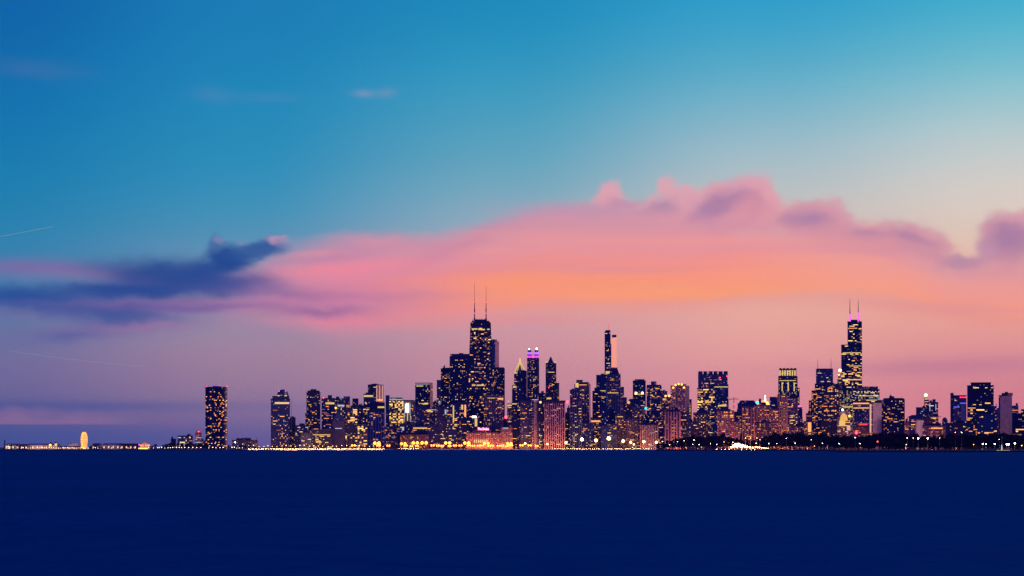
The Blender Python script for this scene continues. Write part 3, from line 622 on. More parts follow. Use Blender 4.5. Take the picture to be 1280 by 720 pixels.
B(OT, 'brown tower with a steep pointed roof and lit corner turrets', 682, 695, 454, 8000, BROWN, dens=.1, pal='warm', clusters=False, cap=60, piers=(4, 1.6, TRIMD), pent=0,
  parts=[('taper', 'pointed_roof', 684.5, 692.3, 454, 687.9, 688.9, 445.8, 3, 18, NAVY), ('lamp', 'corner_lamp', 682.6, 452.5, 2.4, G['band']), ('lamp', 'corner_lamp', 694.2, 452.6, 3, G['bandy']), ('band', 'lit_strip', 685, 693, 464.8, 465.7, G['bandy']), ('band', 'lit_strip', 683.5, 689, 497, 499, G['bandy']), ('lamp', 'beacon', 686, 484.6, 1.2, G['red'])])
B(OT, 'lower brown annex against the right side of the pointed roof tower', 694, 699, 479, 8010, BROWN, dens=.12, pal='orange', pent=0)
B(AT, 'plain blue slab between the windowed slab and the pink blank wall', 650, 665.5, 500.5, 7030, SLATE, dens=.12, pal='warm', cap=30, blocks=[(650.5, 664, 499, 500.5, 2)])
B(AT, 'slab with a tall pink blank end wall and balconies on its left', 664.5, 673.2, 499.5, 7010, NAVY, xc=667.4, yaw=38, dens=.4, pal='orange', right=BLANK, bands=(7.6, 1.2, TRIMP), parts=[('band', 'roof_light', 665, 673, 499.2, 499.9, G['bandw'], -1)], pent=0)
B(AB, 'dark narrow block with an amber roof lamp right of the pink blank wall', 673, 681, 503, 7015, BLACK, dens=.26, pal='yellow', cap=40, parts=[('lamp', 'roof_lamp', 675.5, 502.8, 3.2, G['gold'])])
B(AT, 'wide pale ribbed block with a dark overhanging roof and red beacon', 680.5, 706, 503, 7005, NAVY, dens=.3, pal='orange', cap=100, piers=(10, 2.2, TRIMP), pent=0, parts=[('box', 'roof_slab', 679.5, 707.2, 500.6, 503, -2, 34, TRIMD), ('lamp', 'beacon', 709, 502.3, 3.6, G['red'])])
B(AB, 'small dark block between the ribbed block and the pale cornered tower', 705.5, 713, 519, 7040, BLACK, dens=.22, pal='warm')
B(OT, 'pinkish step in the gap right of the red beacon', 708.5, 713.5, 510, 7600, BROWN, dens=.1)
B(AT, 'dark ribbed tower with a bright yellow box at its roof', 712.3, 727, 487.6, 7020, BLACK, dens=.13, pal='yellow', cap=70, piers=(5, 1.2, TRIMB), pent=0, parts=[('box', 'parapet_frame', 714.5, 719, 485.6, 487.6, 3, 12, TRIMP)])
B(AT, 'pale framed tower behind the dark ribbed one with a stepped roof', 718, 738, 480, 7160, BROWN, xc=736.5, yaw=18, dens=.2, pal='yellow', cap=70, right=BLANK, piers=(7, 1.3, TRIMP), pent=0, blocks=[(720, 735, 478, 480, 2), (720.5, 728, 475.2, 478, 6)],
  parts=[('band', 'lit_box', 719.3, 723.2, 478.6, 483.6, G['bandy'], -2), ('band', 'crown_light', 724, 733, 480.6, 481.4, G['bando']), ('lamp', 'roof_lamp', 717.3, 487, 2.0, G['bando'])])
# the sunlit glass tower
B(OT, 'very tall slender tower with a dark left half and a glowing peach right half', 755.8, 763.2, 414.8, 8700, GLASSB, dens=.16, pal='yellow', cap=80, pent=0, blocks=[(756.8, 762.8, 413, 414.8, 3)], depth=30,
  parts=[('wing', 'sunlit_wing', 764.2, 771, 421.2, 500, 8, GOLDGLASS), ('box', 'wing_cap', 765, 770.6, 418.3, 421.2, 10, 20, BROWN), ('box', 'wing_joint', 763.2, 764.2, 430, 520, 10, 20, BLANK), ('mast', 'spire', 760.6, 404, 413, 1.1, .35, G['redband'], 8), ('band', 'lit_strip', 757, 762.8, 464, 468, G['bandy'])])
B(OT, 'gothic tower with a dark steep crown in front of the peach wing', 758.5, 775.5, 467.5, 8200, GREYM, dens=.12, pal='orange', piers=(6, 1.8, TRIMP), cap=60, pent=0, blocks=[(775.5, 780, 484, 0, 4), (780, 783.5, 497, 0, 6)],
  parts=[('taper', 'steep_crown', 761.5, 774, 467.5, 764, 771.5, 459.6, 3, 26, BLACK), ('band', 'crown_light', 763.5, 772, 458.8, 459.6, G['redband'], 4), ('band', 'lit_strip', 759.5, 773, 490.6, 491.5, G['bandy'])])
B(OT, 'blue glass block with a rounded top left of the gothic tower', 745.3, 757.5, 469, 8150, GLASSB, dens=.12, pal='yellow', cap=60, pent=1, parts=[('band', 'lit_strip', 750, 757, 488, 489, G['bandy']), ('band', 'side_edge', 757.4, 759.4, 478, 512, BLANK, 2)])
B(AT, 'dark stepped block with gold window rows below the blue glass block', 740.5, 752, 489, 7500, BLACK, dens=.34, pal='warm', cap=70, blocks=[(743, 750, 485, 489, 3)])
B(AT, 'block with red lit restaurant floor under the blue glass block', 738.5, 751, 522, 7100, BROWN, dens=.2, pal='orange', parts=[('band', 'lit_strip', 739, 750.5, 525.5, 527.5, G['bando'])])
B(AT, 'dim block with two bright window clusters left of the big starry lamps', 751, 762, 510, 7110, NAVY, dens=.16, pal='pale', cap=40)
B(OT, 'small dark domed tower in front of the gothic tower', 759.5, 769.5, 512, 7300, BLACK, dens=.05, pent=0, parts=[('dome', 'curved_roof', 764.5, 512, 509.5, 4.5, 2, NAVY)])
B(AT, 'broad block of gold windows with an orange roof edge below the gothic tower', 769, 786, 519, 7060, BROWN, dens=.28, pal='orange', cap=80, parts=[('band', 'crown_light', 771.5, 778.5, 520.4, 521.4, G['bandy'])])
B(AT, 'glittering block with a lit crown lamp left of the dark star lamp tower', 779.5, 792, 503, 7400, BROWN, dens=.24, pal='orange', parts=[('lamp', 'roof_lamp', 785.8, 503.2, 4.2, G['bando'])])
B(AT, 'blue grey block in front of the glittering block', 757, 771, 530, 7035, SLATE, dens=.3, pal='warm', cap=50)
B(AT, 'dark low block left of the starry lamps and below the glass towers', 724, 741, 529, 7035, NAVY, dens=.12, pal='warm')
B(AB, 'plain blue rounded block just above the largest flood lamps', 751.5, 759.5, 533, 7012, NAVY, dens=.02, pent=0)
B(OT, 'dark square tower with two star bright lamps below its roof', 791, 807.2, 476, 7900, BLACK, dens=.03, pal='pale', pent=0, blocks=[(793.5, 805.5, 474.4, 476, 4)],
  parts=[('lamp', 'flood_lamp', 795, 491.4, 3.4, G['goldhot']), ('lamp', 'flood_lamp', 803, 491.2, 3.4, G['goldhot']), ('band', 'lit_strip', 793, 805, 492.2, 493.3, G['bandy']), ('band', 'lit_window', 794, 796, 482.2, 482.8, G['bandw']), ('band', 'lit_window', 802, 804, 482.2, 482.8, G['bandw']), ('band', 'lower_light', 801.5, 805.5, 502, 504, G['bandy']), ('mast', 'mast', 801, 472, 475, .5, .3, STEEL, 5)])
B(AB, 'stepped dark block under the tower with the star bright lamps', 787, 806, 499, 7700, NAVY, dens=.2, pal='warm')
B(AT, 'rose ribbed block with a small cyan roof lamp', 790, 806, 508, 7200, PINKF, dens=.26, pal='orange', cap=70, piers=(5, 1.4, TRIMP), parts=[('lamp', 'roof_lamp', 807.3, 510.5, 3.8, G['cyan'], -4)])
B(AT, 'square slate tower with a barrel shaped water tank on its roof', 808.2, 827, 482.6, 7500, SLATE, dens=.34, pal='warm', cap=100, pent=0, blocks=[(809, 826, 481.4, 482.6, 1)], parts=[('drum', 'water_tank', 817.2, 481.5, 476.6, 3.5, 6, MAUVEW), ('band', 'floor_line', 808.4, 826.8, 499, 499.5, TRIM)])
B(AT, 'dark slim block at the foot of the slate tower', 804.5, 814, 518, 7130, BLACK, dens=.14, pal='warm')
B(AT, 'mid height block packed with small amber windows below the slate tower', 812, 829, 514, 7120, NAVY, dens=.36, pal='warm', cap=80)
B(LR, 'low rose building with a row of arches behind the flood lamps', 800, 822.5, 531, 7015, BROWN, dens=.16, pal='pale', piers=(9, 1.8, TRIMP), cap=50)
B(AB, 'dark narrow block below the low rose building and the amber block', 782, 798, 524, 7045, BROWN, dens=.34, pal='orange', cap=60)
B(AT, 'block with four orange crown lamps left of the rose crowned tower', 827.5, 843, 496, 7300, BROWN, dens=.38, pal='orange', cap=80, pent=0, parts=[('lamp', 'crown_lamp', 832, 495, 3.2, G['gold']), ('lamp', 'crown_lamp', 836.5, 494.8, 3.4, G['gold']), ('lamp', 'crown_lamp', 840.5, 495, 3.2, G['gold']), ('band', 'crown_light', 829, 832, 498, 500, G['bandy']), ('band', 'light_column', 841.8, 843, 499, 505, G['bandy'])])
B(OT, 'distant mauve block peeping between the slate tower and the orange crown lamps', 826.5, 834, 489, 8300, GREYM, dens=.03)
B(AT, 'rose stone tower with glowing lamps round its flat crown', 838.3, 861.3, 482.4, 7000, PINKF, xc=856.5, yaw=16, dens=.34, pal='orange', cap=100, right=BLACK, piers=(6, 1.6, TRIMP), pent=0, blocks=[(845, 855, 480.4, 482.4, 3)],
  parts=[('lamp', 'crown_lamp', x, y, 3.0, G['gold']) for x, y in ((841.5, 484.5), (844.5, 481.2), (848.3, 480), (852.2, 480.6), (855, 484.5))])
B(AT, 'dark stepped tower on the right flank of the rose crowned tower', 860.5, 864.6, 499.5, 7050, BLACK, dens=.4, pal='warm', pent=0)
B(AB, 'red tinted narrow block at the foot of the dark stepped tower', 858, 866.5, 527, 6600, PINKF, dens=.2, pal='orange')
B(AT, 'pink and black striped slab with a dark roof hut', 831, 850.5, 514, 6200, BLACK, dens=.22, pal='orange', cap=80, piers=(5, 3.6, TRIMP), pent=0, bay=5, parts=[('taper', 'roof_hut', 837.5, 849.5, 514, 840.5, 847, 509.5, 2, 16, BLACK), ('mast', 'mast', 843, 506.5, 510, .4, .2, STEEL, 6)])
B(AB, 'dark block stepping down right of the striped slab', 850, 858.5, 516, 6250, BLACK, dens=.28, pal='warm')
# crenellated pair
B(OT, 'broad tower with notched battlement roof and a dark left pier', 873, 909.5, 468, 8300, GREYM, dens=.3, pal='warm', cap=80, pent=0, parts=[('box', 'battlement', 873 + i * 6.3, 878.2 + i * 6.3, 464, 468.3, .5, 20, NAVY) for i in range(6)] +
  [('box', 'corner_pier', 872.6, 877, 466, 520, -2.2, 10, MAUVEW), ('box', 'glass_front', 888, 910.5, 480.5, 510, -2.8, 2.4, SLATE), ('taper', 'gable', 889, 910.5, 480.5, 898, 901, 478.2, -2.7, 8, TRIMB), ('band', 'crown_light', 893, 910, 483.2, 484.2, G['bandy'], -3), ('lamp', 'beacon', 900, 472, 1.6, G['red']), ('lamp', 'beacon', 909, 470.5, 1.4, G['red'])])
B(OT, 'brightly lit cream office block below the notched battlement tower', 871.5, 893.5, 485.3, 8000, OFFICE, dens=.95, pal='yellow', cap=100, pane=(5.6, 2.9), bay=6, clusters=False, blocks=[(878, 892, 484, 485.3, 3)], pent=0)
B(OT, 'darker framed office block right of the bright cream one', 895, 910.5, 500, 7700, SLATE, dens=.2, pal='yellow', piers=(3, 2, TRIM), parts=[('band', 'lit_strip', 898, 908, 506, 508, G['bandy'])])
B(AT, 'brown tower with a dark peaked crown left of the lit orange block', 866.5, 885, 516, 6400, BROWN, dens=.16, pal='yellow', cap=60, piers=(6, 1.2, TRIMD), pent=0, parts=[('taper', 'peaked_crown', 870, 884, 516, 875, 880, 509.5, 2, 18, BLACK)])
B(AB, 'dark grey block with faint windows between the brown tower and the rose block', 884.5, 897.5, 506, 6900, SLATE, dens=.3, pal='mixed', cap=60)
B(AT, 'rose block with orange lit bays and a thin cornice', 896.5, 917.5, 513.5, 6300, PINKF, dens=.4, pal='orange', cap=100, piers=(4, 2, TRIMP), pane=(4.6, 2.8), blocks=[(898, 913, 511.8, 513.5, 2)])
B(AT, 'slim dark tower with a few white windows beside the construction crane', 917.5, 927, 515, 6500, BLACK, dens=.25, pal='mixed')
B(AB, 'pink low block with lit doorways behind the road glow', 912, 925, 527, 6150, PINKF, dens=.3, pal='orange')
B(AT, 'wide navy tower with a chamfered roof left of the green lamp', 922, 946, 504.5, 7000, NAVY, dens=.04, pent=0, parts=[('taper', 'chamfered_roof', 923, 945, 504.5, 925.5, 942.5, 500.4, 1, 30, NAVY)])
B(AT, 'grid fronted block with orange lit piers in the middle of the right group', 927.5, 943, 508, 6450, BROWN, dens=.4, pal='orange', cap=100, piers=(4, 1.8, TRIMP))
B(AT, 'long rose grid block with many small amber windows', 942.5, 962, 506.5, 6500, PINKF, dens=.34, pal='orange', cap=100, piers=(6, 1.6, TRIMP), parts=[('lamp', 'roof_lamp', 946.7, 503.2, 4.0, G['green'])])
B('domed_hall', 'orange lit hall with a round golden dome lamp and white spire', 949, 960.5, 503.5, 7000, PINKF, dens=.2, pal='orange', cat='building', pent=0, parts=[('dome', 'gold_dome', 958.8, 510, 501.6, 3.6, -14, G['gold']), ('dome', 'lit_roof', 954, 503.6, 500.2, 4.5, 2, G['bando']), ('mast', 'spire', 956.4, 494, 501, 1.6, .3, G['white'], 4), ('box', 'roof_turret', 948.5, 951.5, 498.3, 503.5, 4, 8, TRIMD)])
B(OT, 'plain dark block just left of the crown lit tower', 962, 973.5, 496.5, 7400, NAVY, dens=.07, pent=0)
B(AT, 'rose balconied block below the plain dark block', 961.5, 973, 511, 6480, BROWN, dens=.42, pal='orange', cap=80, bands=(8, 1.6, TRIMP))
B(AB, 'low block of amber windows between the domed hall and the park trees', 944, 964, 528, 6100, BROWN, dens=.36, pal='warm', cap=80)
B(OT, 'tall tower with a cage of yellow light round its crown', 972.8, 996.6, 470.5, 8300, SLATE, dens=.34, pal='yellow', cap=100, piers=(7, 2.2, TRIMD), pent=0, blocks=[(974, 995.5, 461.5, 470.5, 2), (996.6, 999.5, 485, 0, 4), (999.5, 1003, 512, 0, 6)],
  parts=[('band', 'crown_light', 974.2 + i * 3.1, 976 + i * 3.1, 462.8, 469.5, G['bandy'], 2) for i in range(7)] + [('box', 'battlement', 974 + i * 4.6, 977 + i * 4.6, 460, 461.6, 3, 8, TRIMD) for i in range(5)] + [('band', 'lit_strip', 974, 995, 475.3, 476.1, G['bandy']), ('band', 'light_column', 977, 978.4, 478, 489, G['bandy']), ('band', 'light_column', 984.5, 986, 478, 489, G['bandy']), ('band', 'light_column', 992, 993.4, 478, 489, G['bandy'])])
B(AT, 'red ribbed tower standing before the crown lit tower', 971.8, 984, 493.5, 6500, BROWN, dens=.26, pal='orange', cap=90, piers=(5, 2.2, TRIMP))
B(AT, 'rose tower with gold floors on the right foot of the crown lit tower', 984, 997, 497, 6700, PINKF, dens=.45, pal='yellow', cap=100, piers=(3, 1.4, TRIMP))
B(AT, 'narrow dark tower with a small pink lit top', 996.5, 1002.5, 509, 6900, NAVY, dens=.16, pal='orange', pent=0, parts=[('band', 'crown_light', 997.5, 1001.7, 506.8, 508.8, G['pink'], -1), ('box', 'lantern', 997.8, 1001.4, 506.4, 509, 1, 8, TRIMD)])
B(LR, 'low orange glowing building behind the park trees right of the ribbed tower', 992, 1001.5, 533, 6000, PINKF, dens=.3, pal='orange')
B(AB, 'fiery orange lit block just left of the black windowed slab', 1004.5, 1014.5, 527, 6050, PINKF, dens=.34, pal='orange', parts=[('band', 'flood_light', 1010, 1014, 528, 540, G['bando'])])
B(LR, 'small plain block with a pale roof among the orange lit blocks', 1000.5, 1005.5, 529, 5990, BLACK, dens=.04, pent=0, parts=[('mast', 'flue', 1002.5, 521.5, 530, 1.8, 1.6, TRIMD, 4)])
B(OT, 'mauve tower with two thin antennas', 1020, 1041.3, 462, 8500, GREYM, dens=.03, pal='pale', pent=0, blocks=[(1021, 1040.5, 461, 462, 2)], parts=[('mast', 'antenna', 1022.2, 449.4, 461, .9, .35, STEEL, 6), ('mast', 'antenna', 1038.8, 448.2, 461, .9, .35, STEEL, 6), ('band', 'lit_strip', 1026, 1030, 476.5, 477.3, G['band']), ('band', 'lit_strip', 1034, 1038, 476.5, 477.3, G['band'])])
B(AT, 'dark stepped tower crowded with amber windows left of the black grid tower', 1014.5, 1027.5, 488.5, 6800, BLACK, dens=.42, pal='orange', cap=100, blocks=[(1018.5, 1026, 480, 488.5, 2), (1011, 1014.5, 501, 0, 3)])
B(AT, 'broad black grid tower with a flat roof and warm windows', 1027, 1048.5, 480, 6600, BLACK, dens=.34, pal='orange', cap=100, piers=(8, 1.3, TRIMD), pane=(4.2, 2.6), pent=0, blocks=[(1029.5, 1042, 478.8, 480, 2)])
B(AB, 'rose block partly hidden behind the stepped amber tower', 1007.5, 1015.5, 517, 6750, BROWN, dens=.36, pal='orange')
B('clock_tower', 'slender tower topped by a blazing gold beacon beside the tallest tower', 1046.7, 1052, 474, 8500, PINKF, dens=.1, pal='yellow', cat='tower', pent=0, parts=[('drum', 'lantern', 1049.3, 474, 466, 1.8, 2, STONE), ('lamp', 'beacon', 1050, 463, 5.0, G['goldhot']), ('lamp', 'beacon', 1048.6, 468.5, 3.6, G['gold']), ('band', 'crown_light', 1047.2, 1051.6, 473, 474, G['bandy'])])
B(OT, 'office tower with greenish yellow lit floors at the foot of the tallest tower', 1048, 1067, 488, 8200, OFFICE, dens=.4, pal='yellow', cap=80, parts=[('band', 'lit_strip', 1053.5, 1066, 508, 509.2, G['bandy'])])
B(OT, 'wide glass office building with a rosy roof storey', 1066.5, 1099.5, 487, 7900, BLACK, dens=.6, pal='pale', cap=100, pane=(4.4, 2.0), clusters=False, pent=2, parts=[('box', 'roof_storey', 1068, 1097.5, 483, 487, 2, 30, PINKF), ('band', 'lit_strip', 1073, 1099, 494.3, 495.3, G['bandy']), ('band', 'lit_strip', 1073, 1099, 499.6, 500.7, G['bandy'])])
B(OT, 'peach lit curved terrace block below the wide glass office', 1066, 1089, 501.5, 7500, PINKF, dens=.3, pal='orange', parts=[('band', 'lit_strip', 1066.5, 1088, 503.5, 505, G['bando']), ('band', 'lit_strip', 1067, 1089, 509.4, 510.5, G['band'])])
B('beehive_hall', 'golden floodlit hall with an arched gable', 1046.5, 1063, 521, 6450, STONE, dens=.2, pal='yellow', cat='building', pent=0, parts=[('dome', 'arched_gable', 1054.7, 521.5, 512, 7, -1, PINKF), ('dome', 'golden_arch', 1054.7, 526, 516.5, 5.2, -8, G['softgold']), ('band', 'portal_light', 1049, 1056.5, 526, 531.5, G['bandy'], -3), ('lamp', 'roof_lamp', 1053.3, 512.3, 2.2, G['white']), ('band', 'portal_sill', 1048, 1062, 531.6, 532.5, G['bando'], -3), ('lamp', 'roof_lamp', 1062, 520, 3.5, G['gold'])])
B(AT, 'small dark tower with a gridded front between golden hall and blank wall', 1067.5, 1080.5, 515.5, 6500, NAVY, dens=.12, pal='mixed', piers=(4, 1.0, TRIMB), pent=0, parts=[('taper', 'chamfered_roof', 1068, 1080, 515.5, 1070.5, 1077.5, 511.5, 1, 14, BLACK)])
B(LR, 'red lit brick building with a glowing red roof sign', 1063.5, 1086.5, 533, 6100, BROWN, dens=.12, pal='orange', pent=0, parts=[('band', 'roof_sign', 1073.5, 1084.5, 529.3, 531.6, G['redband'], 0), ('band', 'sign_backing', 1072.5, 1085.5, 528.4, 532.6, TRIMD, 1.5), ('lamp', 'beacon', 1070.5, 541, 3.2, G['red']), ('band', 'flood_light', 1058.5, 1063, 532, 538, G['peach'], 2)])
B(AT, 'slab with a broad pink blank end wall and a bright lit left corner', 1086.5, 1102, 503.5, 6200, BROWN, xc=1091, yaw=52, dens=.4, pal='orange', right=BLANK, pent=0, bands=(8, 1.3, TRIMP), parts=[('box', 'machine_room', 1095.5, 1101.5, 500, 503.5, 4, 8, TRIMD), ('band', 'corner_light', 1087.6, 1089.3, 505, 541, G['peach'], 0)])
B(AT, 'broad dark tower with a ridge shaped roof block and a short spire', 1104, 1130.5, 499, 6300, BLACK, dens=.26, pal='warm', cap=100, pent=0, piers=(6, 1.2, TRIMD), blocks=[(1105, 1129, 498, 499, 2)], parts=[('taper', 'roof_ridge', 1111, 1118.5, 498, 1112, 1114.5, 494.2, 4, 12, BLACK), ('box', 'machine_room', 1114.5, 1118, 495.3, 498, 6, 10, TRIMD), ('mast', 'spire', 1113.3, 490.5, 495, .6, .25, STEEL, 8)])
B(AT, 'lower slate block joined to the left side of the broad dark tower', 1100.5, 1105, 504.5, 6320, NAVY, dens=.2, pal='orange')
B(AB, 'thin orange lit block right of the broad dark tower', 1130.5, 1136.5, 527, 6100, PINKF, dens=.5, pal='orange')
B(AT, 'slate block with small lit rows left of the beacon tower', 1145, 1158, 509.5, 7000, SLATE, dens=.16, pal='pale')
B(OT, 'narrow navy tower carrying a star bright golden beacon', 1155.3, 1161, 500, 6800, NAVY, dens=.04, pent=0, parts=[('lamp', 'beacon', 1157.3, 494, 4.2, G['goldhot']), ('drum', 'lantern', 1157.3, 500, 497, 1.8, 2, STEEL), ('band', 'crown_light', 1156, 1159, 498.2, 499.4, G['band'])])
B(AT, 'navy tower with upright pale window strips right of the beacon tower', 1160.5, 1172.7, 503, 6750, NAVY, dens=.28, pal='pale', pent=0, blocks=[(1162, 1165, 501, 503, 2), (1165.5, 1169.5, 499.5, 503, 3)], parts=[('band', 'light_column', 1162, 1162.8, 504, 514, G['bandw']), ('band', 'light_column', 1169.4, 1170.2, 505, 513, G['bandw'])])
B(LR, 'wide building with a flared roof in front of the beacon tower', 1136, 1158, 521.5, 6200, SLATE, dens=.2, pal='orange', pent=0, parts=[('taper', 'flared_roof', 1133.5, 1160, 521.5, 1140, 1152, 518.6, -3, 34, TRIMD)])
B(LR, 'square pink blank block below the flared roof', 1144, 1154, 525, 6000, BLANK, yaw=30, xc=1145.5, blank=True, pent=0, depth=20)
B(LR, 'low gold lit block with a jutting canopy right of the pink blank block', 1158, 1173, 519.5, 6150, BROWN, dens=.5, pal='orange', parts=[('box', 'canopy', 1164, 1176.5, 520.6, 521.3, -8, 8, TRIMP), ('band', 'lit_strip', 1165.5, 1170, 521.8, 523.6, G['bandy'])])
B(LR, 'orange glowing low block behind the park lamps', 1153, 1182, 532, 5900, PINKF, dens=.4, pal='orange', pent=3, parts=[('band', 'flood_light', 1164, 1178, 534.5, 536, G['bando'])])
B(LR, 'small dark domed building right of the low glowing block', 1177.5, 1184.5, 526, 6100, NAVY, dens=.02, pent=0, parts=[('dome', 'dome', 1181, 526, 521.6, 3.4, 2, NAVY)])
B(LR, 'long dark low block between the domed building and the blue lit tower', 1184, 1209, 529, 5800, BLACK, dens=.16, pal='pale', pent=3)
B(AT, 'tower with a dark left pier and blue lit ledges', 1188.5, 1208, 494.5, 6400, SLATE, dens=.08, pal='warm', pent=0, parts=[('box', 'dark_pier', 1188, 1192, 491, 560, -1.5, 12, NAVY), ('band', 'blue_ledge', 1192.2, 1199.5, 508.2, 509.2, G['blue']), ('band', 'blue_ledge', 1200, 1207.5, 503.4, 504.4, G['blue']), ('box', 'rose_bay', 1192.2, 1199.3, 509.3, 560, -4, 4, PINKF), ('box', 'blank_bay', 1201, 1206.6, 504.6, 560, -5, 5, BLANK)] + [('lamp', 'roof_lamp', 1200.5 + i * 2.2, 496.6, 1.1, G['red'], -1) for i in range(4)])
B(AT, 'broad dark balconied tower with a stepped top near the right edge', 1209, 1242, 482, 5900, BLACK, dens=.22, pal='yellow', cap=100, pane=(6.5, 2.6), bay=6, bands=(7.8, 1.1, TRIMD), blocks=[(1213.5, 1238.5, 478.4, 482, 2)], pent=0, run=.5)
B(AB, 'grey blank walled block in front of the broad dark balconied tower', 1221.5, 1246.5, 516.5, 5600, GREYM, dens=.1, pal='yellow', cap=30, pane=(5, 2.6), bay=6.5)
B(AB, 'dim rose block at the left foot of the balconied tower', 1207.5, 1222, 526, 5650, BROWN, dens=.12, pal='orange')
B(OT, 'sliver of a tower with a violet lamp behind the grey block', 1241.5, 1248.5, 508, 6800, PINKF, dens=.2, pal='orange', parts=[('lamp', 'violet_lamp', 1247, 508.8, 2.6, G['purple'], -4), ('lamp', 'roof_lamp', 1244, 506.5, 1.6, G['bando'])])
B(AT, 'tall mauve blank slab near the right edge', 1248.3, 1265, 494.5, 5700, BLACK, xc=1250, yaw=60, dens=.02, right=MAUVEW, pent=0, parts=[('box', 'machine_room', 1252, 1260, 491.2, 494.5, 6, 14, TRIMD), ('drum', 'roof_tank', 1256.5, 491.3, 489.8, 2, 8, TRIMD)])
B(AT, 'small rose lit tower behind the mauve slab', 1264.5, 1273, 507.5, 6500, PINKF, dens=.35, pal='orange')
B(AB, 'dark block with two gold windows at the right edge', 1265, 1290, 517, 5650, BLACK, dens=.14, pal='yellow', pane=(6, 2.8), bay=7, cap=30)
B(AB, 'dark stepped block cut by the right edge of the picture', 1276.5, 1300, 512, 5900, BLACK, dens=.12, pal='yellow')
B(OT, 'tallest tower, black and stepped, with two white antennas on magenta lit feet', 1051.5, 1077.6, 431, 8860, BLACK, dens=.2, pal='yellow', cap=100, pane=(5.2, 2.6), bay=5.6, floor=4.6, clusters=False, depth=60, run=.7, pent=0,
  blocks=[(1059.4, 1077.4, 402, 431, 2), (1062.5, 1074.5, 399.8, 402, 8)],
  parts=[('mast', 'antenna', 1062.4, 373, 399.8, 1.9, .5, STEEL, 12), ('mast', 'antenna', 1072.8, 374.5, 399.8, 1.9, .5, STEEL, 12), ('mast', 'antenna_foot', 1062.6, 392.5, 402, 2.7, 2.3, G['magenta'], 7), ('mast', 'antenna_foot', 1072.8, 390.5, 402, 2.7, 2.3, G['magenta'], 7),
   ('band', 'lit_strip', 1060.5, 1071.5, 409.8, 410.6, G['bando'], 2), ('band', 'louvre_band', 1059.5, 1077.4, 415.8, 416.5, TRIM, 2), ('band', 'lit_strip', 1053.5, 1076, 440.4, 441.4, G['bandy']), ('band', 'lit_strip', 1061, 1077, 457, 457.9, G['bandy']), ('band', 'lit_strip', 1053, 1077, 474, 475.2, G['bando']), ('band', 'louvre_band', 1051.6, 1077.5, 466, 466.8, TRIMD)])
DEFS.append(dict(x0=585, x1=618, top=402, Y=7150, bot=None, special=True))
DEFS.append(dict(x0=257, x1=284.5, top=482, Y=6050, bot=None, special=True))
for d in DEFS:
    if 'special' not in d: make(d)

# ------------------------------------------------------------------ the black tapered tower with X braces
def scatter_panes(root, cands, cap, rnd, pl):
    rnd.shuffle(cands); rest = MB()
    for j, (x, y, z, pw, ph, nx, ny) in enumerate(cands):
        k = rnd.choice(pl)
        if j < cap:
            o = bpy.data.objects.new('lit_window', PANE[k]); COL.objects.link(o); o.parent = root
            o.location = (x + nx * .3, y + ny * .3, z); o.rotation_euler = (0, 0, math.atan2(nx, -ny)); o.scale = (pw, .6, ph)
        else:
            t = Vector((-ny, nx, 0)) * pw / 2; n_ = Vector((nx, ny, 0)); c = Vector((x, y, z)); q = []
            for dn in (.3, -.1):
                for a, b in ((-1, -1), (1, -1), (1, 1), (-1, 1)): q.append(c + t * a + n_ * dn + Vector((0, 0, b * ph / 2)))
            rest.add(q, [(0,1,2,3),(0,4,5,1),(1,5,6,2),(2,6,7,3),(3,7,4,0)], LW[k])
    if rest.v: tag(rest.build('lit_windows', root), kind='stuff')
YH = 7150; rnd = random.Random(11)
th = math.atan((601 - 640) / F)
root = empty('tapered_tower', (at(600.8, YH), YH, GZ), -th)
tag(root, 'black tapered tower with two tall antennas, tallest of the left half', 'skyscraper')
sc_ = YH / F; Ht = hz(403.3, YH) - GZ; wb, wt = 18.6 * sc_, 12.7 * sc_; db, dt = 26, 18
w = MB(); w.taper((-wb, wb, -db, db), 0, (-wt, wt, -dt, dt), Ht, BLACK); w.build('wall', root)
def hw(z): return wb + (wt - wb) * z / Ht
def hd(z): return db + (dt - db) * z / Ht
lv = [0, .235, .44, .62, .785, .93]
for a, b in zip(lv, lv[1:]):
    for sg in (-1, 1):
        q = MB(); q.bar((-sg * hw(a*Ht), -hd(a*Ht) - .5, a*Ht + 1), (sg * hw(b*Ht), -hd(b*Ht) - .5 , b*Ht), 1.1, TRIMD); q.build('cross_brace', root)
q = MB()
for f_ in (.07, .235, .44, .62, .785, .93): q.box(-hw(f_*Ht)-.6, hw(f_*Ht)+.6, -hd(f_*Ht)-1.6, -hd(f_*Ht)-.3, f_*Ht-1.2, f_*Ht+1.2, TRIMD)
q.build('belt_beam', root)
q = MB(); q.box(-wt*.86, wt*.86, -dt*.8, dt*.8, Ht, Ht + 4.5, BLACK); q.box(-wt*.66, wt*.62, -dt*.6, dt*.6, Ht + 4.5, Ht + 8.5, TRIMD)
for i in range(9): q.box(-wt*.8 + i*4.8, -wt*.8 + i*4.8 + 1.1, -dt*.7, -dt*.7 + 1.5, Ht + 4.5, Ht + 10 + (i % 3), TRIMD)
q.build('roof_deck', root)
for px, yt in ((593.2, 352.5), (607.6, 357)):
    x = (px - 600.8) * sc_; zt = hz(yt, YH) - GZ; q = MB()
    q.lathe(x, 0, [(2.3, Ht + 4), (2.2, Ht + 12), (1.5, Ht + 12.2), (1.5, Ht + 36), (1.9, Ht + 36.2), (1.9, Ht + 38), (1.1, Ht + 38.2), (.9, Ht + 62), (.5, Ht + 62.3), (.25, zt)], STEEL, 8); ant = q.build('antenna', root)
    for zz in (Ht + 26, Ht + 57):
        q = MB(); q.lathe(x, -2.4, [(.2, zz - 1), (.9, zz), (.2, zz + 1)], G['red'], 6); q.build('beacon', ant)
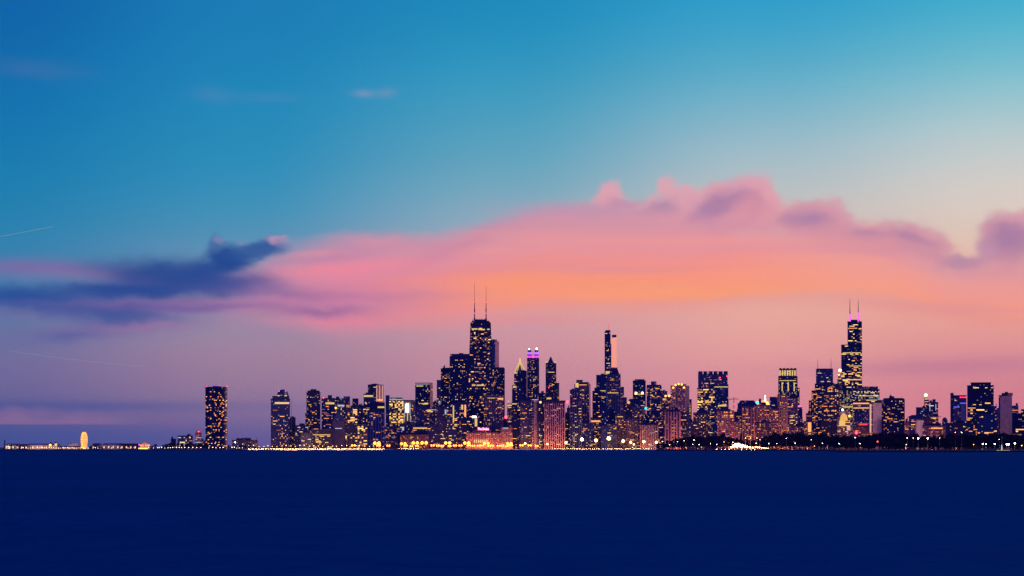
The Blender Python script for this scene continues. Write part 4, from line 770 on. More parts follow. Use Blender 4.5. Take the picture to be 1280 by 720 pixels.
cn = []; z = 8
for fi in range(int((Ht - 18) / 3.9)):
    z = 8 + fi * 3.9; fr_ = rnd.random(); rf = .35 if fr_ < .4 else (2.0 if fr_ > .88 else 1); W2 = hw(z) * 2 - 2; n = int(W2 / 4.4)
    up_f = .55 if z < Ht * .45 else 1.25
    i = 0
    while i < n:
        if rnd.random() < .15 * rf * up_f:
            k = 2 if rnd.random() < .35 else 1
            cn.append((-W2/2 + (i + k/2) * W2/n, -hd(z) - .35, z, 3.6 + (k-1) * 4.2, 2.4, 0, -1)); i += k
        i += 1
    if z / 3.9 > 0 and fi % 1 == 0 and z < (hz(505, YH)): pass
cn = [c for c in cn if not hidden(640 + (at(600.8, YH) + c[0]) / YH * F, HZ - (c[2] + GZ - EYE) / YH * F, YH)]
scatter_panes(root, cn, 100, rnd, PAL['warm'])
for (a, b, y0) in ((589.5, 597, 411.6), (598, 606, 412.2), (609, 612, 412), (590, 606, 481.8)):
    z = hz(y0, YH) - GZ; q = MB(); q.box((a - 600.8) * sc_, (b - 600.8) * sc_, -hd(z) - 1.0, -hd(z) - .1, z - 1.7, z + 1.7, G['bandy']); q.build('lit_strip', root)

# ------------------------------------------------------------------ the lone three lobed tower by the pier
YL = 6050; sL = YL / F; cx = at(270.9, YL); root = empty('lobed_tower', (cx, YL, GZ)); tag(root, 'lone dark curved tower standing apart at the harbour mouth', 'skyscraper')
HL = hz(484.3, YL) - GZ; poly = []
Rr = 13.7 * sL
for i in range(72):                                # clover outline, two lobes towards the viewer
    a = 2 * math.pi * i / 72; r_ = Rr * (.80 + .24 * math.cos(3 * (a + math.pi / 2 + math.pi)))
    poly.append((r_ * math.cos(a) * 1.12, r_ * math.sin(a)))
mx = max(abs(p[0]) for p in poly); poly = [(p[0] * Rr / mx, p[1]) for p in poly]
w = MB(); w.prism(poly, 0, HL, BLACK); w.build('wall', root)
q = MB(); q.prism([(p[0] * 1.01, p[1] * 1.01) for p in poly], HL - .5, HL + 1.2, TRIMD); q.build('parapet', root)
q = MB(); q.lathe(0, 0, [(5.2 * sL, HL), (5.2 * sL, HL + 5.4)], MAUVEW, 18); q.build('penthouse', root)
q = MB(); q.lathe(0, 0, [(5.35 * sL, HL + 3.6), (5.35 * sL, HL + 4.6)], G['purple'], 18); q.build('violet_ring', root)
for px in (258.2, 283.8): q = MB(); q.lathe((px - 270.9) * sL, 0, [(.2, HL + 1), (.9, HL + 2), (.2, HL + 3)], G['red'], 6); q.build('beacon', root)
rnd = random.Random(5); cn = []
for fi in range(int((HL - 14) / 2.9)):
    z = 8 + fi * 2.9
    fr_ = rnd.random(); rf = .4 if fr_ < .4 else 1.25
    for i in range(72):
        p0, p1 = Vector(poly[i]), Vector(poly[(i + 1) % 72]); d_ = (p1 - p0); n_ = Vector((d_.y, -d_.x)).normalized()
        if n_.y > -.25: continue
        if rnd.random() < .10 * rf * (1.2 if p0.x > 0 else .75):
            c = (p0 + p1) / 2; cn.append((c.x, c.y, z, min(3.4, d_.length + .4), 1.8, n_.x, n_.y))
scatter_panes(root, cn, 100, rnd, PAL['orange'] + PAL['warm'])

# ------------------------------------------------------------------ ground, water, shore
def sheet(name, pts, z, mat, kind='structure'):
    me = bpy.data.meshes.new(name); me.from_pydata([(x, y, z) for x, y in pts], [], [tuple(range(len(pts)))]); me.materials.append(mat); me.update()
    o = bpy.data.objects.new(name, me); COL.objects.link(o); tag(o, kind=kind); return o
wm, wt_, wb_ = newmat('lake_water'); L = wt_.links.new
tcn = wt_.nodes.new('ShaderNodeTexCoord'); mp = wt_.nodes.new('ShaderNodeMapping'); mp.inputs['Scale'].default_value = (.004, .012, 1); L(tcn.outputs['Object'], mp.inputs[0])
n1 = wt_.nodes.new('ShaderNodeTexNoise'); n1.inputs['Scale'].default_value = 1; n1.inputs['Detail'].default_value = 7; n1.inputs['Roughness'].default_value = .62; L(mp.outputs[0], n1.inputs['Vector'])
cr = wt_.nodes.new('ShaderNodeValToRGB'); cr.color_ramp.elements[0].position = .3; cr.color_ramp.elements[0].color = (0, .072, .195, 1); cr.color_ramp.elements[1].position = .7; cr.color_ramp.elements[1].color = (0, .088, .235, 1)
L(n1.outputs['Fac'], cr.inputs[0])
wd = wt_.nodes.new('ShaderNodeBsdfDiffuse'); wg = wt_.nodes.new('ShaderNodeBsdfGlossy'); wg.inputs['Roughness'].default_value = .38; wg.inputs['Color'].default_value = (.2, .5, 1, 1)
wx = wt_.nodes.new('ShaderNodeMixShader'); wx.inputs[0].default_value = .025; L(cr.outputs[0], wd.inputs['Color']); L(wd.outputs[0], wx.inputs[1]); L(wg.outputs[0], wx.inputs[2])
L(wx.outputs[0], wt_.nodes['Material Output'].inputs['Surface'])
n2 = wt_.nodes.new('ShaderNodeTexNoise'); n2.inputs['Scale'].default_value = .09; n2.inputs['Detail'].default_value = 6; L(tcn.outputs['Object'], n2.inputs['Vector'])
bp = wt_.nodes.new('ShaderNodeBump'); bp.inputs['Strength'].default_value = .5; bp.inputs['Distance'].default_value = 1.2; L(n2.outputs['Fac'], bp.inputs['Height']); L(bp.outputs[0], wd.inputs['Normal']); L(bp.outputs[0], wg.inputs['Normal'])
sheet('lake', [(-20000, -500), (20000, -500), (20000, 24000), (-20000, 24000)], 0, wm)
GRASS = plain('park_grass', (.018, .025, .03), .95, vary=.4, scale=.02); SAND = plain('beach_sand', (.45, .38, .30), .95, vary=.15, scale=.05)
ASPH = plain('asphalt', (.05, .05, .055), .85, vary=.2, scale=.1); CONC = plain('seawall_concrete', (.24, .22, .22), .85, vary=.3, scale=.1); CITY = plain('city_ground', (.06, .06, .07), .9)
def P(px, Y, dz=0): return (at(px, Y), Y)
shore = [P(-400, 5700), P(310, 5700), P(310, 6250), P(480, 6250), P(480, 6950), P(820, 6950), P(820, 5100), P(1045, 5100), P(1045, 3800), P(1600, 3800)]
lm = MB(); lm.prism(shore + [(19000, 23500), (-19000, 23500)], -1, GZ - .2, CITY); tag(lm.build('city_land'), kind='structure')
def strip(name, pts, z0, z1, mat, kind='structure'):
    q = MB(); q.prism(pts, z0, z1, mat); return tag(q.build(name), kind=kind)
strip('park_lawn', [P(820, 5106), P(1045, 5106), P(1046, 3806), P(1600, 3806), P(1600, 5600), P(820, 5600)], GZ - .19, GZ, GRASS)
# beach: a real slope from the water up to the promenade
q = MB(); xs = [480 + 4.2 * i for i in range(82)]
r2 = random.Random(3); va = []; fa = []
for i, px in enumerate(xs):
    w0 = 6890 + r2.uniform(-8, 8)
    va += [(at(px, w0), w0, -.05), (at(px, 6960), 6960, 1.6), (at(px, 6990), 6990, GZ - .1)]
    if i: k = 3 * i; fa += [(k-3, k, k+1, k-2), (k-2, k+1, k+2, k-1)]
q.add(va, fa, SAND); tag(q.build('beach'), kind='structure')
# revetments
def wall(name, label, a, b, Y, th_, h, mat):
    q = MB(); n = max(2, int(abs(b - a) / 6)); r3 = random.Random(label)
    for i in range(n):
        x0, x1 = at(a + (b - a) * i / n, Y), at(a + (b - a) * (i + 1) / n, Y)
        q.box(x0, x1 - .4, Y - th_, Y - .05, -1, h * r3.uniform(.9, 1.05), mat); q.box(x0, x1 - .4, Y - th_ - 4, Y - th_ - .01, -1, h * .5, mat)
    tag(q.build(name), label, 'seawall')
wall('seawall', 'stepped concrete seawall along the brightly lit lake drive', 310, 480, 6250, 3, 2.4, CONC)
wall('seawall', 'dark low seawall under the park trees left of the road glow', 820, 1045, 5100, 4, 2.5, plain('dark_seawall_stone', (.035, .035, .045), .9))
wall('seawall', 'nearest dark seawall below the park at the right edge', 1045, 1400, 3800, 4, 2.4, plain('near_dark_seawall_stone', (.03, .03, .04), .9))
wall('breakwater', 'long dark breakwater in front of the lit pier', -100, 310, 5700, 3, 1.8, plain('breakwater_stone', (.03, .035, .06), .9))
# lake shore drive: road with kerbs and dashed lines
def road(name, pts, wd):
    q = MB(); k1 = MB(); mk = MB()
    for (a, b) in zip(pts, pts[1:]):
        a = Vector((*a, 0)); b = Vector((*b, 0)); d = (b - a).normalized(); n_ = Vector((-d.y, d.x, 0)) * wd / 2
        q.add([a - n_ + Vector((0,0,GZ+.004)), b - n_ + Vector((0,0,GZ+.004)), b + n_ + Vector((0,0,GZ+.004)), a + n_ + Vector((0,0,GZ+.004))], [(0,1,2,3)], ASPH)
        for s in (-1, 1): k1.bar(a + n_ * s * 1.02 + Vector((0,0,GZ)), b + n_ * s * 1.02 + Vector((0,0,GZ)), .13, CONC)
        ln = (b - a).length; t_ = 0
        while t_ < ln - 4:
            for off in (-.5, 0, .5):
                c = a + d * t_ + n_ * 2 * off * .5; s_ = n_.normalized() * .08
                mk.add([c - s_ + Vector((0,0,GZ+.008)), c + d*3 - s_ + Vector((0,0,GZ+.008)), c + d*3 + s_ + Vector((0,0,GZ+.008)), c + s_ + Vector((0,0,GZ+.008))], [(0,1,2,3)], TRIM)
            t_ += 9
    ro = tag(q.build(name), kind='structure'); tag(k1.build('kerb'), kind='structure'); tag(mk.build('road_markings'), kind='structure')
road('lake_drive', [P(300, 6290), P(400, 6275), P(478, 6290), P(500, 7000), P(640, 6998), P(800, 7000)], 24)
road('curved_road', [P(828, 5480), P(905, 5200), P(925, 5140), P(962, 5170), P(1000, 5450)], 20)

# ------------------------------------------------------------------ the neon sign on the old hotel
sg = empty('roof_sign', (at(597.2, 7004), 7002, hz(537.6, 7004))); tag(sg, 'red neon roof sign spelling the hotel name above the orange lit hotel', 'sign')
fc = bpy.data.curves.new('lettering', 'FONT'); fc.body = 'The Drake'; fc.size = 9.2; fc.extrude = .3; fc.align_x = 'LEFT'
fo = bpy.data.objects.new('tmp', fc); COL.objects.link(fo); dg = bpy.context.evaluated_depsgraph_get()
me = bpy.data.meshes.new_from_object(fo.evaluated_get(dg)); bpy.data.objects.remove(fo)
x_ = [v.co.x for v in me.vertices]; sx = 13.6 * 7004 / F / (max(x_) - min(x_))
for v in me.vertices: v.co = (v.co.x * sx, -v.co.z, v.co.y)
me.materials.clear(); me.materials.append(glow('neon_lettering', (1, .35, .55), 6)); lo = bpy.data.objects.new('lettering', me); COL.objects.link(lo); lo.parent = sg
q = MB(); q.box(-1.5, 31.5, .6, 1.0, -1, 7.5, glow('neon_backglow', (1, .02, .12), .8)); q.build('sign_board', sg)
q = MB()
for i in range(7): q.box(-1 + i * 5, -.6 + i * 5, 1.1, 1.6, -3.2, 7, STEEL)
q.build('frame', sg)

# ------------------------------------------------------------------ pier
YP = 6000; sP = YP / F
WHITEW = plain('white_hall_wall', (.6, .52, .46), .8)
def pier_hall(nm, label, x0, x1, top, Y, roof='gable', mat=WHITEW, glowm=None, h0=None, lampc=(1, .6, .4), pw=0, cat='hall'):
    r_ = empty(nm, (at((x0 + x1) / 2, Y), Y, GZ)); tag(r_, label, cat); hw_ = (x1 - x0) / 2 * Y / F; H = hz(top, Y) - GZ; D = 40
    q = MB(); q.box(-hw_, hw_, 0, D, 0, H * .7, mat); n = max(2, int(hw_ * 2 / 5))
    for i in range(n): q.box(-hw_ + i * 2 * hw_ / n, -hw_ + i * 2 * hw_ / n + .8, -.6, -.01, 0, H * .68, TRIM)
    q.build('wall', r_)
    q = MB(); e = 1
    if roof == 'gable': q.add([(-hw_-e,-e,H*.7),(hw_+e,-e,H*.7),(hw_+e,D+e,H*.7),(-hw_-e,D+e,H*.7),(-hw_-e,D/2,H),(hw_+e,D/2,H)], [(0,1,5,4),(2,3,4,5),(0,4,3),(1,2,5),(3,2,1,0)], TRIMD if mat is not WHITEW else TRIM)
    else: q.box(-hw_ - e, hw_ + e, -e, D + e, H * .7 + .01, H, TRIMD)
    q.build('roof', r_)
    for i in range(n):
        if i % 2 == 0:
            q = MB(); a = -hw_ + (i + .3) * 2 * hw_ / n; q.box(a, a + 2.6, -.4, -.02, H * .2, H * .5, LW[3 if i % 4 else 1]); q.build('lit_window', r_)
    if pw:
        l = bpy.data.lights.new('flood', 'POINT'); l.energy = pw * .5; l.color = lampc; l.shadow_soft_size = 2; o = bpy.data.objects.new('flood', l); COL.objects.link(o); o.parent = r_; o.location = (0, -30, 8)
    return r_
def tower(r_, x, w_, H, mat, top=None, nm='corner_tower'):
    q = MB(); q.box(x - w_, x + w_, -2, 12, 0, H, mat)
    q.taper((x - w_ - .5, x + w_ + .5, -2.5, 12.5), H, (x - .3, x + .3, 4.7, 5.3), H + w_ * 1.2, TRIMD); q.build(nm, r_)
    if top: q = MB(); q.box(x - w_ * .8, x + w_ * .8, -2.6, -2.01, H * .55, H * .9, top); q.build('lit_bay', r_)
lh = empty('harbour_light', (at(6, 5800), 5800, GZ)); tag(lh, 'slim dark harbour light mast at the far left', 'lighthouse')
q = MB(); q.lathe(0, 0, [(2.6, 0), (1.7, 17), (2.3, 17.2), (2.3, 18)], MAUVEW, 10); q.build('shaft', lh); q = MB(); q.lathe(0, 0, [(1.3, 18), (1.3, 20), (.2, 21.5)], GLASSB, 10); q.build('lantern', lh)
pier_hall('pier_hall', 'small orange lit hall at the far left end of the pier', 6, 12.5, 555.5, YP, 'flat', WHITEW, pw=9e3, lampc=(1, .3, .1))
pier_hall('pier_hall', 'hall with a white lit upper storey at the left end of the pier', 9, 20.5, 554.5, YP + 20, 'flat', WHITEW, pw=2e4, lampc=(1, .8, .6))
pier_hall('pier_hall', 'dark flat roofed hall with a red lamp at its foot', 20.5, 34, 555, YP, 'flat', SLATE, pw=3e3, lampc=(1, .2, .1))
pier_hall('pier_hall', 'long pink lit hall in the middle of the pier', 34, 62, 554.3, YP + 25, 'gable', WHITEW, pw=5e4, lampc=(1, .5, .35))
a = pier_hall('pier_pavilion', 'bright golden pavilion with two square towers on the pier', 61.5, 71, 555, YP, 'flat', WHITEW, pw=3e4, lampc=(1, .6, .2), cat='pavilion')
tower(a, -6, 3.2, 13, WHITEW, G['gold']); tower(a, 7, 3.0, 14.5, WHITEW, G['band'])
a = pier_hall('pier_pavilion', 'pale domed ballroom left of the ferris wheel', 78, 96.5, 557.5, YP, 'flat', WHITEW, pw=2.6e4, lampc=(1, .55, .4), cat='pavilion')
q = MB(); q.lathe(4, 16, [(15 * math.cos(R(t)), 3.5 + 12.5 * math.sin(R(t))) for t in (0, 18, 36, 54, 72, 86)], WHITEW, 20); q.build('dome', a, True)
q = MB(); q.lathe(4, 16, [(1.2, 15.5), (1.2, 17), (.1, 19)], TRIMP, 8); q.build('finial', a)
pier_hall('pier_shed', 'low pale shed between golden pavilion and domed ballroom', 71.5, 79, 557.8, YP, 'gable', MAUVEW, pw=6e3, cat='shed')
pier_hall('pier_shed', 'low dark gabled shed right of the ferris wheel', 115.5, 124, 554, YP, 'gable', SLATE, cat='shed')
pier_hall('pier_hall', 'long pale roofed hall right of the ferris wheel with white lit gable', 128.5, 151.5, 554, YP + 40, 'gable', WHITEW, pw=1.6e4, lampc=(1, .55, .42))
pier_hall('pier_hall', 'long dark flat warehouse left of the orange fairground ride', 151, 173, 554.3, YP + 30, 'flat', SLATE)
# ferris wheel, seen obliquely
fw = empty('ferris_wheel', (at(105.2, YP), YP, GZ)); tag(fw, 'glowing golden ferris wheel on the pier', 'ferris wheel'); fw.rotation_euler = (0, 0, R(83))
FWL = glow('wheel_light', (1, .34, .04), 1.6); FWR = 18.5; zc = FWR + 3.2
for y_ in (-2.2, 2.2):
    q = MB(); n = 28
    for i in range(n):
        a0, a1 = 2*math.pi*i/n, 2*math.pi*(i+1)/n
        q.bar((FWR*math.cos(a0), y_, zc + FWR*math.sin(a0)), (FWR*math.cos(a1), y_, zc + FWR*math.sin(a1)), .5, FWL); q.bar((FWR*.8*math.cos(a0), y_, zc + FWR*.8*math.sin(a0)), (FWR*.8*math.cos(a1), y_, zc + FWR*.8*math.sin(a1)), .25, FWL)
    q.build('rim', fw)
    q = MB()
    for i in range(20): a0 = 2*math.pi*i/20; q.bar((0, y_, zc), (FWR*math.cos(a0), y_, zc + FWR*math.sin(a0)), .26, FWL)
    q.build('spokes', fw)
q = MB(); q.bar((0, -5, zc), (0, 5, zc), 1.1, G['band']); q.build('hub', fw)
for s in (-1, 1):
    for t_ in (-1, 1): q = MB(); q.bar((s * 9, t_ * 6, 0), (0, t_ * 4.4, zc), .6, glow('leg_wash_glow', (1, .45, .12), .9)); q.build('leg', fw)  # flood light on the legs is painted as emission
gm = None
for i in range(20):
    a0 = 2*math.pi*(i+.5)/20
    if gm is None:
        q = MB(); q.box(-1.1, 1.1, -1.4, 1.4, -2.2, -.3, G['gold']); q.box(-1.3, 1.3, -1.6, 1.6, -.3, .05, TRIMD); gm = q.build('gondola', fw); g_ = gm
    else: g_ = gm.copy(); COL.objects.link(g_); g_.parent = fw
    g_.location = (FWR*math.cos(a0), 0, zc + FWR*math.sin(a0))
# fairground ride
rd = empty('fairground_ride', (at(181, 6000), 6000, GZ)); tag(rd, 'orange and magenta lit fairground ride on the pier', 'fairground ride')
q = MB(); q.lathe(0, 0, [(12, 0), (12, 2.2)], TRIMP, 20); q.build('platform', rd)
q = MB(); q.lathe(0, 0, [(1.2, 2.2), (1.0, 13)], STEEL, 10); q.build('centre_pole', rd)
q = MB(); q.lathe(0, 0, [(11, 10.2), (10.6, 11), (1, 15.5)], glow('ride_canopy_glow', (1, .22, .06), .7), 16); q.build('canopy', rd)
for i in range(10):
    a0 = 2*math.pi*i/10; q = MB(); q.bar((8*math.cos(a0), 8*math.sin(a0), 10.2), (10*math.cos(a0), 10*math.sin(a0), 4), .3, FWL); q.build('swing_arm', rd)
    q = MB(); q.lathe(11.3*math.cos(a0), 11.3*math.sin(a0), [(.2, 9), (.8, 9.8), (.2, 10.6)], G['gold'], 6); q.build('bulb', rd)
q = MB(); q.box(-13, 9, -13.4, -12.4, .8, 3.4, G['gold']); q.build('booth_lights', rd)
q = MB(); q.lathe(-13.5, 0, [(.3, 9), (2.0, 11), (.3, 13)], G['magenta'], 8); q.build('magenta_lamp', rd); q = MB(); q.lathe(-13.5, 0, [(.3, 0), (.3, 9)], STEEL, 6); q.build('lamp_pole', rd)
l = bpy.data.lights.new('ride_glow', 'POINT'); l.energy = 9e3; l.color = (1, .2, .05); l.shadow_soft_size = 3; o = bpy.data.objects.new('ride_glow', l); COL.objects.link(o); o.parent = rd; o.location = (0, -22, 6)

# ------------------------------------------------------------------ lamps
def lamp_proto(nm, label, group, h, r_, mat, heads=1):
    r0 = empty(nm, (0, 0, 0)); tag(r0, label, 'street lamp', group)
    q = MB(); q.lathe(0, 0, [(.28, 0), (.16, h)], STEEL, 6); q.bar((-1.2 * (heads > 1) - .1, 0, h), (1.2 * (heads > 1) + .1, 0, h), .12, STEEL); q.build('pole', r0)
    for k in range(heads):
        x = 0 if heads == 1 else (-1.3 + 2.6 * k / (heads - 1)) * r_
        if heads == 3: continue
        q = MB(); q.lathe(x, -.3, [(r_ * .3, h - r_), (r_, h - r_ * .3), (r_, h + r_ * .3), (r_ * .3, h + r_)], mat, 8); q.build('lamp_head', r0)
    if heads == 3:                      # ring of flood lamps round the mast head
        for k in range(6):
            a = math.pi * k / 3 + .3; x, z = 1.25 * r_ * math.cos(a), h + 1.25 * r_ * math.sin(a); q = MB(); q.lathe(x, -.3, [(r_ * .25, z - r_ * .6), (r_ * .7, z), (r_ * .25, z + r_ * .6)], mat, 8); q.build('lamp_head', r0)
    return r0
used = {}
def place(proto, px, Y, pw=0, col=(1, .5, .2), z=GZ, label=None, dy=-3, s=1.0, lz=7):
    if id(proto) not in used: used[id(proto)] = 1; o = proto
    else: o = copy_tree(proto)
    o.location = (at(px, Y), Y, z); o.scale = (s, s, s)
    if label: o['label'] = label
    if pw:
        l = bpy.data.lights.new('offset_lamp_light', 'POINT'); l.energy = pw; l.color = col; l.shadow_soft_size = 1.2
        q = bpy.data.objects.new('offset_lamp_light', l); COL.objects.link(q); q.parent = o; q.location = (0, dy, lz)
    return o
r4 = random.Random(21)
sod = lamp_proto('street_lamp', 'orange sodium street lamp on a pole along the lake drive', 'orange street lamps along the lake drive', 9, 2.3, G['orangelamp'], 2)
for px in (442, 471, 473.5, 485.5, 504.5, 507.5, 514.5, 519, 521.5, 530.5, 541, 547, 553, 560, 562, 568.5, 575.5, 583.5, 586, 592, 598, 603, 608, 611.5, 615, 623.5, 628, 634, 636.5, 638.5, 652, 662, 671):
    Y = 6990 + r4.uniform(-14, 10) if px > 480 else 6262
    big = px in (471, 519, 583.5, 608, 636.5, 530.5, 560, 504.5)
    place(sod, px + r4.uniform(-.4, .4), Y, 1.4e4 if big else 6e3, (1, .26, .06), lz=4, s=(1.7 if big else 1.0) * r4.uniform(.85, 1.1))
star = lamp_proto('flood_mast', 'tall mast with a cluster of dazzling warm white flood lamps by the beach', 'dazzling flood masts along the beach', 15, 1.5, G['starlamp'], 3)
for px, s in ((656.5, 1.1), (684.3, 1.0), (707.5, 1.15), (727.5, 1.45), (745, 1.3), (761, 1.6), (779, 1.2), (788.5, 1.0), (792.3, .9), (790.8, .7), (804.8, 1.1), (820.3, 1.0)):
    place(star, px, 6985 if px != 790.8 else 6960, 1.2e4 * s, (1, .42, .16), dy=-26, lz=3.2, s=s * {656.5: .9, 684.3: .9, 792.3: .9, 790.8: .4, 707.5: 1.0}.get(px, 1.2))  # point lights set well ahead of the masts to brighten the sand
sm = lamp_proto('path_lamp', 'small white lamp in the dotted row along the pier edge', 'small lamps in a row along the pier edge', 3.2, .62, G['smallwhite'])
for i in range(58):
    px = 26.5 + i * 2.9 + r4.uniform(-.2, .2)
    if 113 < px < 190 and r4.random() < .55: continue
    place(sm, px, 5735, 0, s=r4.uniform(.85, 1.25))
for px in (197, 199, 202, 206, 210, 213, 216, 220.5, 224, 227, 231, 236, 241, 246, 251, 261, 266, 270, 275, 279, 290, 293, 296, 299, 303):
    place(sm, px, 5735, 0, s=r4.uniform(.9, 1.5))
dr = lamp_proto('drive_lamp', 'warm white street lamp on the crowded lake drive', 'street lamps on the crowded lake drive', 8, .75, glow('drive_lamp_light', (1, .50, .18), 7))
for i in range(30): place(dr, 312 + i * 5.75 + r4.uniform(-.8, .8), 6268 + r4.uniform(-6, 30), 1.8e4, (1, .40, .13), dy=-34, lz=2.2, s=r4.uniform(.7, 1.2))  # point lights added out over the water to brighten the seawall
PK = [(847, 552, 'w'), (855, 551, 'y'), (867.5, 550, 'S'), (866, 555.5, 'w'), (874, 555.5, 'w'), (888, 554.5, 'w'), (896, 555.5, 'w'), (916, 553, 'w'), (945, 554, 'w'), (961, 554.5, 'w'), (971, 554.6, 'w'),
  (983, 548, 'w'), (994, 554, 'S'), (1014, 549.5, 'y'), (1028, 553.8, 'w'), (1018, 557.5, 'o'), (1049, 554.2, 'w'), (1069, 547, 'w'), (1075, 554.5, 'w'), (1097, 552, 'r'), (1134, 547.5, 'y'), (1141.5, 547.5, 'o'), (1147.7, 548, 'W'), (1133, 555.7, 'w'),
  (1159.6, 548, 'W'), (1174.5, 547.8, 'o'), (1217, 555.6, 'o'), (1228.6, 554.8, 'W'), (1232.5, 555, 'w'), (1243.5, 555.3, 'W'), (1258.5, 555.5, 'W'), (1261, 555.5, 'W'), (1268.5, 554.3, 'W'), (1249, 549.5, 'w'), (1277, 557, 'y'), (1202, 540.5, 'w'), (1194, 540.5, 'o'),
  (932, 547.5, 'y'), (938, 548, 'y'), (946, 547.5, 'y'), (950, 549.5, 'o'), (905, 552.5, 'o'), (837, 556, 'w'), (828, 552, 'w')]
km = {'w': (glow('park_lamp_white', (.9, .9, .75), 16), .45), 'y': (glow('park_lamp_yellow', (1, .65, .2), 14), .5), 'o': (glow('park_lamp_orange', (1, .4, .15), 12), .5), 'r': (G['red'], 1.0), 'S': (G['starlamp'], .75), 'W': (glow('park_lamp_bright', (1, .72, .45), 30), .85)}
kn = {'w': 'small white park lamp among the dark trees', 'y': 'small yellow park lamp among the dark trees', 'o': 'small orange park lamp among the dark trees', 'r': 'single red lamp glowing among the park trees', 'S': 'starry warm lamp among the park trees', 'W': 'bright peach park lamp among the dark trees'}
protos = {}
for px, py, k in PK:
    Yk = 3830 if px > 1045 else 5110
    h = max(3.0, hz(py, Yk) - GZ)
    key = (k, round(h))
    if key not in protos: protos[key] = lamp_proto('park_lamp', kn[k], 'park lamps: ' + kn[k], h, km[k][1], km[k][0])
    place(protos[key], px, Yk + r4.uniform(-4, 4) - (12 if px > 1045 else 0) + 14, 4e2 if k in 'SW' else 0, (1, .7, .45))
fl = lamp_proto('headlight_glare', 'added low lamp standing for headlight glare at the bend of the road beside the lake', 'added lamps for headlight glare at the road bend', 2.6, .9, glow('headlight_glare_light', (1, .60, .26), 10))  # lamps added in place of the glare of oncoming headlights
for px, s in ((914, 1.2), (917, 1.8), (919.5, 2.3), (921, 1.5), (922.5, 2.4), (925, 2.1), (926.5, 1.4), (928, 2.0), (931, 1.7), (934, 1.4), (937.5, 1.2), (941, 1.0)): place(fl, px, 5120 + r4.uniform(-4, 6), 4e3 * s, (1, .38, .14), s=s * 1.55)
fs = lamp_proto('street_lamp', 'added orange lamp for the car light trail right of the road bend glow', 'added lamps for the car light trail right of the road bend', 4.5, .8, glow('car_trail_light', (1, .5, .2), 40))  # lamps added to stand in for the light trail of cars
for i in range(7): place(fs, 944.5 + i * 2.6, 5128, 1e3, (1, .45, .2), s=1.2 - i * .1)
# inner city street lamps that wash the feet of the buildings
ins = lamp_proto('street_lamp', 'orange street lamp between the city blocks', 'orange lamps between the city blocks', 12, .7, G['orangelamp'])
for px, Y in ((600, 6985), (615, 6990), (629, 6975), (637, 6980), (645, 7000), (660, 6990), (669, 6985), (676, 6985), (690, 6980), (698, 6985), (835, 6150), (845, 6150), (858, 6200), (872, 6250), (890, 6250), (905, 6200), (915, 6120), (922, 6110), (932, 6380), (940, 6390), (952, 6080), (968, 6400), (978, 6440), (990, 6440), (1000, 5960), (1009, 6000), (1020, 6500), (1034, 6520), (1055, 6380), (1075, 6060), (1089, 6120), (1132, 6060), (1150, 5960), (1166, 5860), (1195, 5760), (1085, 7400), (1060, 8100), (985, 6400), (804, 6990), (812, 6990)):
    place(ins, px, Y - 14, 4.6e4 if px > 826 else 1.4e4, (1, .26, .09), dy=-4, lz=4)

# ------------------------------------------------------------------ trees
LEAF = plain('tree_foliage', (.014, .018, .028), .95, spec=.05, vary=.4, scale=.3); BARK = plain('tree_bark', (.05, .04, .035), .9)
def tree_proto(seed, label):
    rr = random.Random(seed); root = empty('park_tree', (0, 0, 0)); tag(root, label, 'tree', 'trees of the lake shore park')
    q = MB(); q.lathe(0, 0, [(.5, 0), (.38, 3), (.25, 7), (.1, 12)], BARK, 7)
    cl = []
    for i in range(11):
        a = rr.uniform(0, 6.28); rd_ = rr.uniform(1, 5.2); z = rr.uniform(5.5, 14.5); rd_ *= 1.1 - abs(z - 8.5) / 11
        c = Vector((rd_ * math.cos(a), rd_ * math.sin(a), z)); cl.append((c, rr.uniform(1.5, 3.0))); q.bar((0, 0, z * .5), c, .12, BARK)
    q.build('trunk', root); q = MB()
    for c, r_ in cl:
        for j in range(75):
            d = Vector((rr.gauss(0, 1), rr.gauss(0, 1), rr.gauss(0, .8))).normalized() * r_ * rr.uniform(.45, 1.15); p = c + d
            n_ = Vector((rr.gauss(0, 1), rr.gauss(0, 1), rr.gauss(0, 1))).normalized(); u = n_.orthogonal().normalized(); v = n_.cross(u); s = rr.uniform(.35, .75)
            q.add([p - u*s - v*s*.7, p + u*s - v*s*.6, p + u*s*.8 + v*s*.7, p - u*s*.7 + v*s*.8], [(0, 1, 2, 3)], LEAF)
    q.build('crown', root); return root
TL = 'dark leafy tree in the park along the lake shore'
TP = [tree_proto(i + 40, TL) for i in range(5)]
prof = [(820, 553), (832, 551), (845, 548), (862, 544), (885, 544), (905, 542), (918, 546), (935, 549), (952, 546), (965, 541), (985, 540), (1005, 541.5), (1020, 541), (1040, 542), (1060, 544), (1085, 543), (1105, 539), (1125, 540), (1145, 542), (1165, 544), (1185, 541), (1205, 541), (1225, 541), (1250, 541), (1275, 542), (1300, 542)]
def topat(px):
    for (a, b), (c, d) in zip(prof, prof[1:]):
        if a <= px <= c: return b + (d - b) * (px - a) / (c - a)
    return 542
r5 = random.Random(77)
def put_tree(px, Y, htop, sx=1.0):
    pr = TP[r5.randrange(5)]; 
    if id(pr) in used: o = copy_tree(pr)
    else: used[id(pr)] = 1; o = pr
    s = max(.35, htop / 16.2); o.location = (at(px, Y), Y, GZ); o.rotation_euler = (0, 0, r5.uniform(0, 6.28)); o.scale = (s * sx, s * sx, s)
px = 822
while px < 1290:
    near = px > 1046; Y = (r5.uniform(4500, 4700) if near else r5.uniform(5300, 5400))
    t_ = topat(px) + r5.uniform(-.8, 2.0); put_tree(px, Y, hz(t_, Y) - GZ); px += r5.uniform(4.2, 6.2)
px = 824
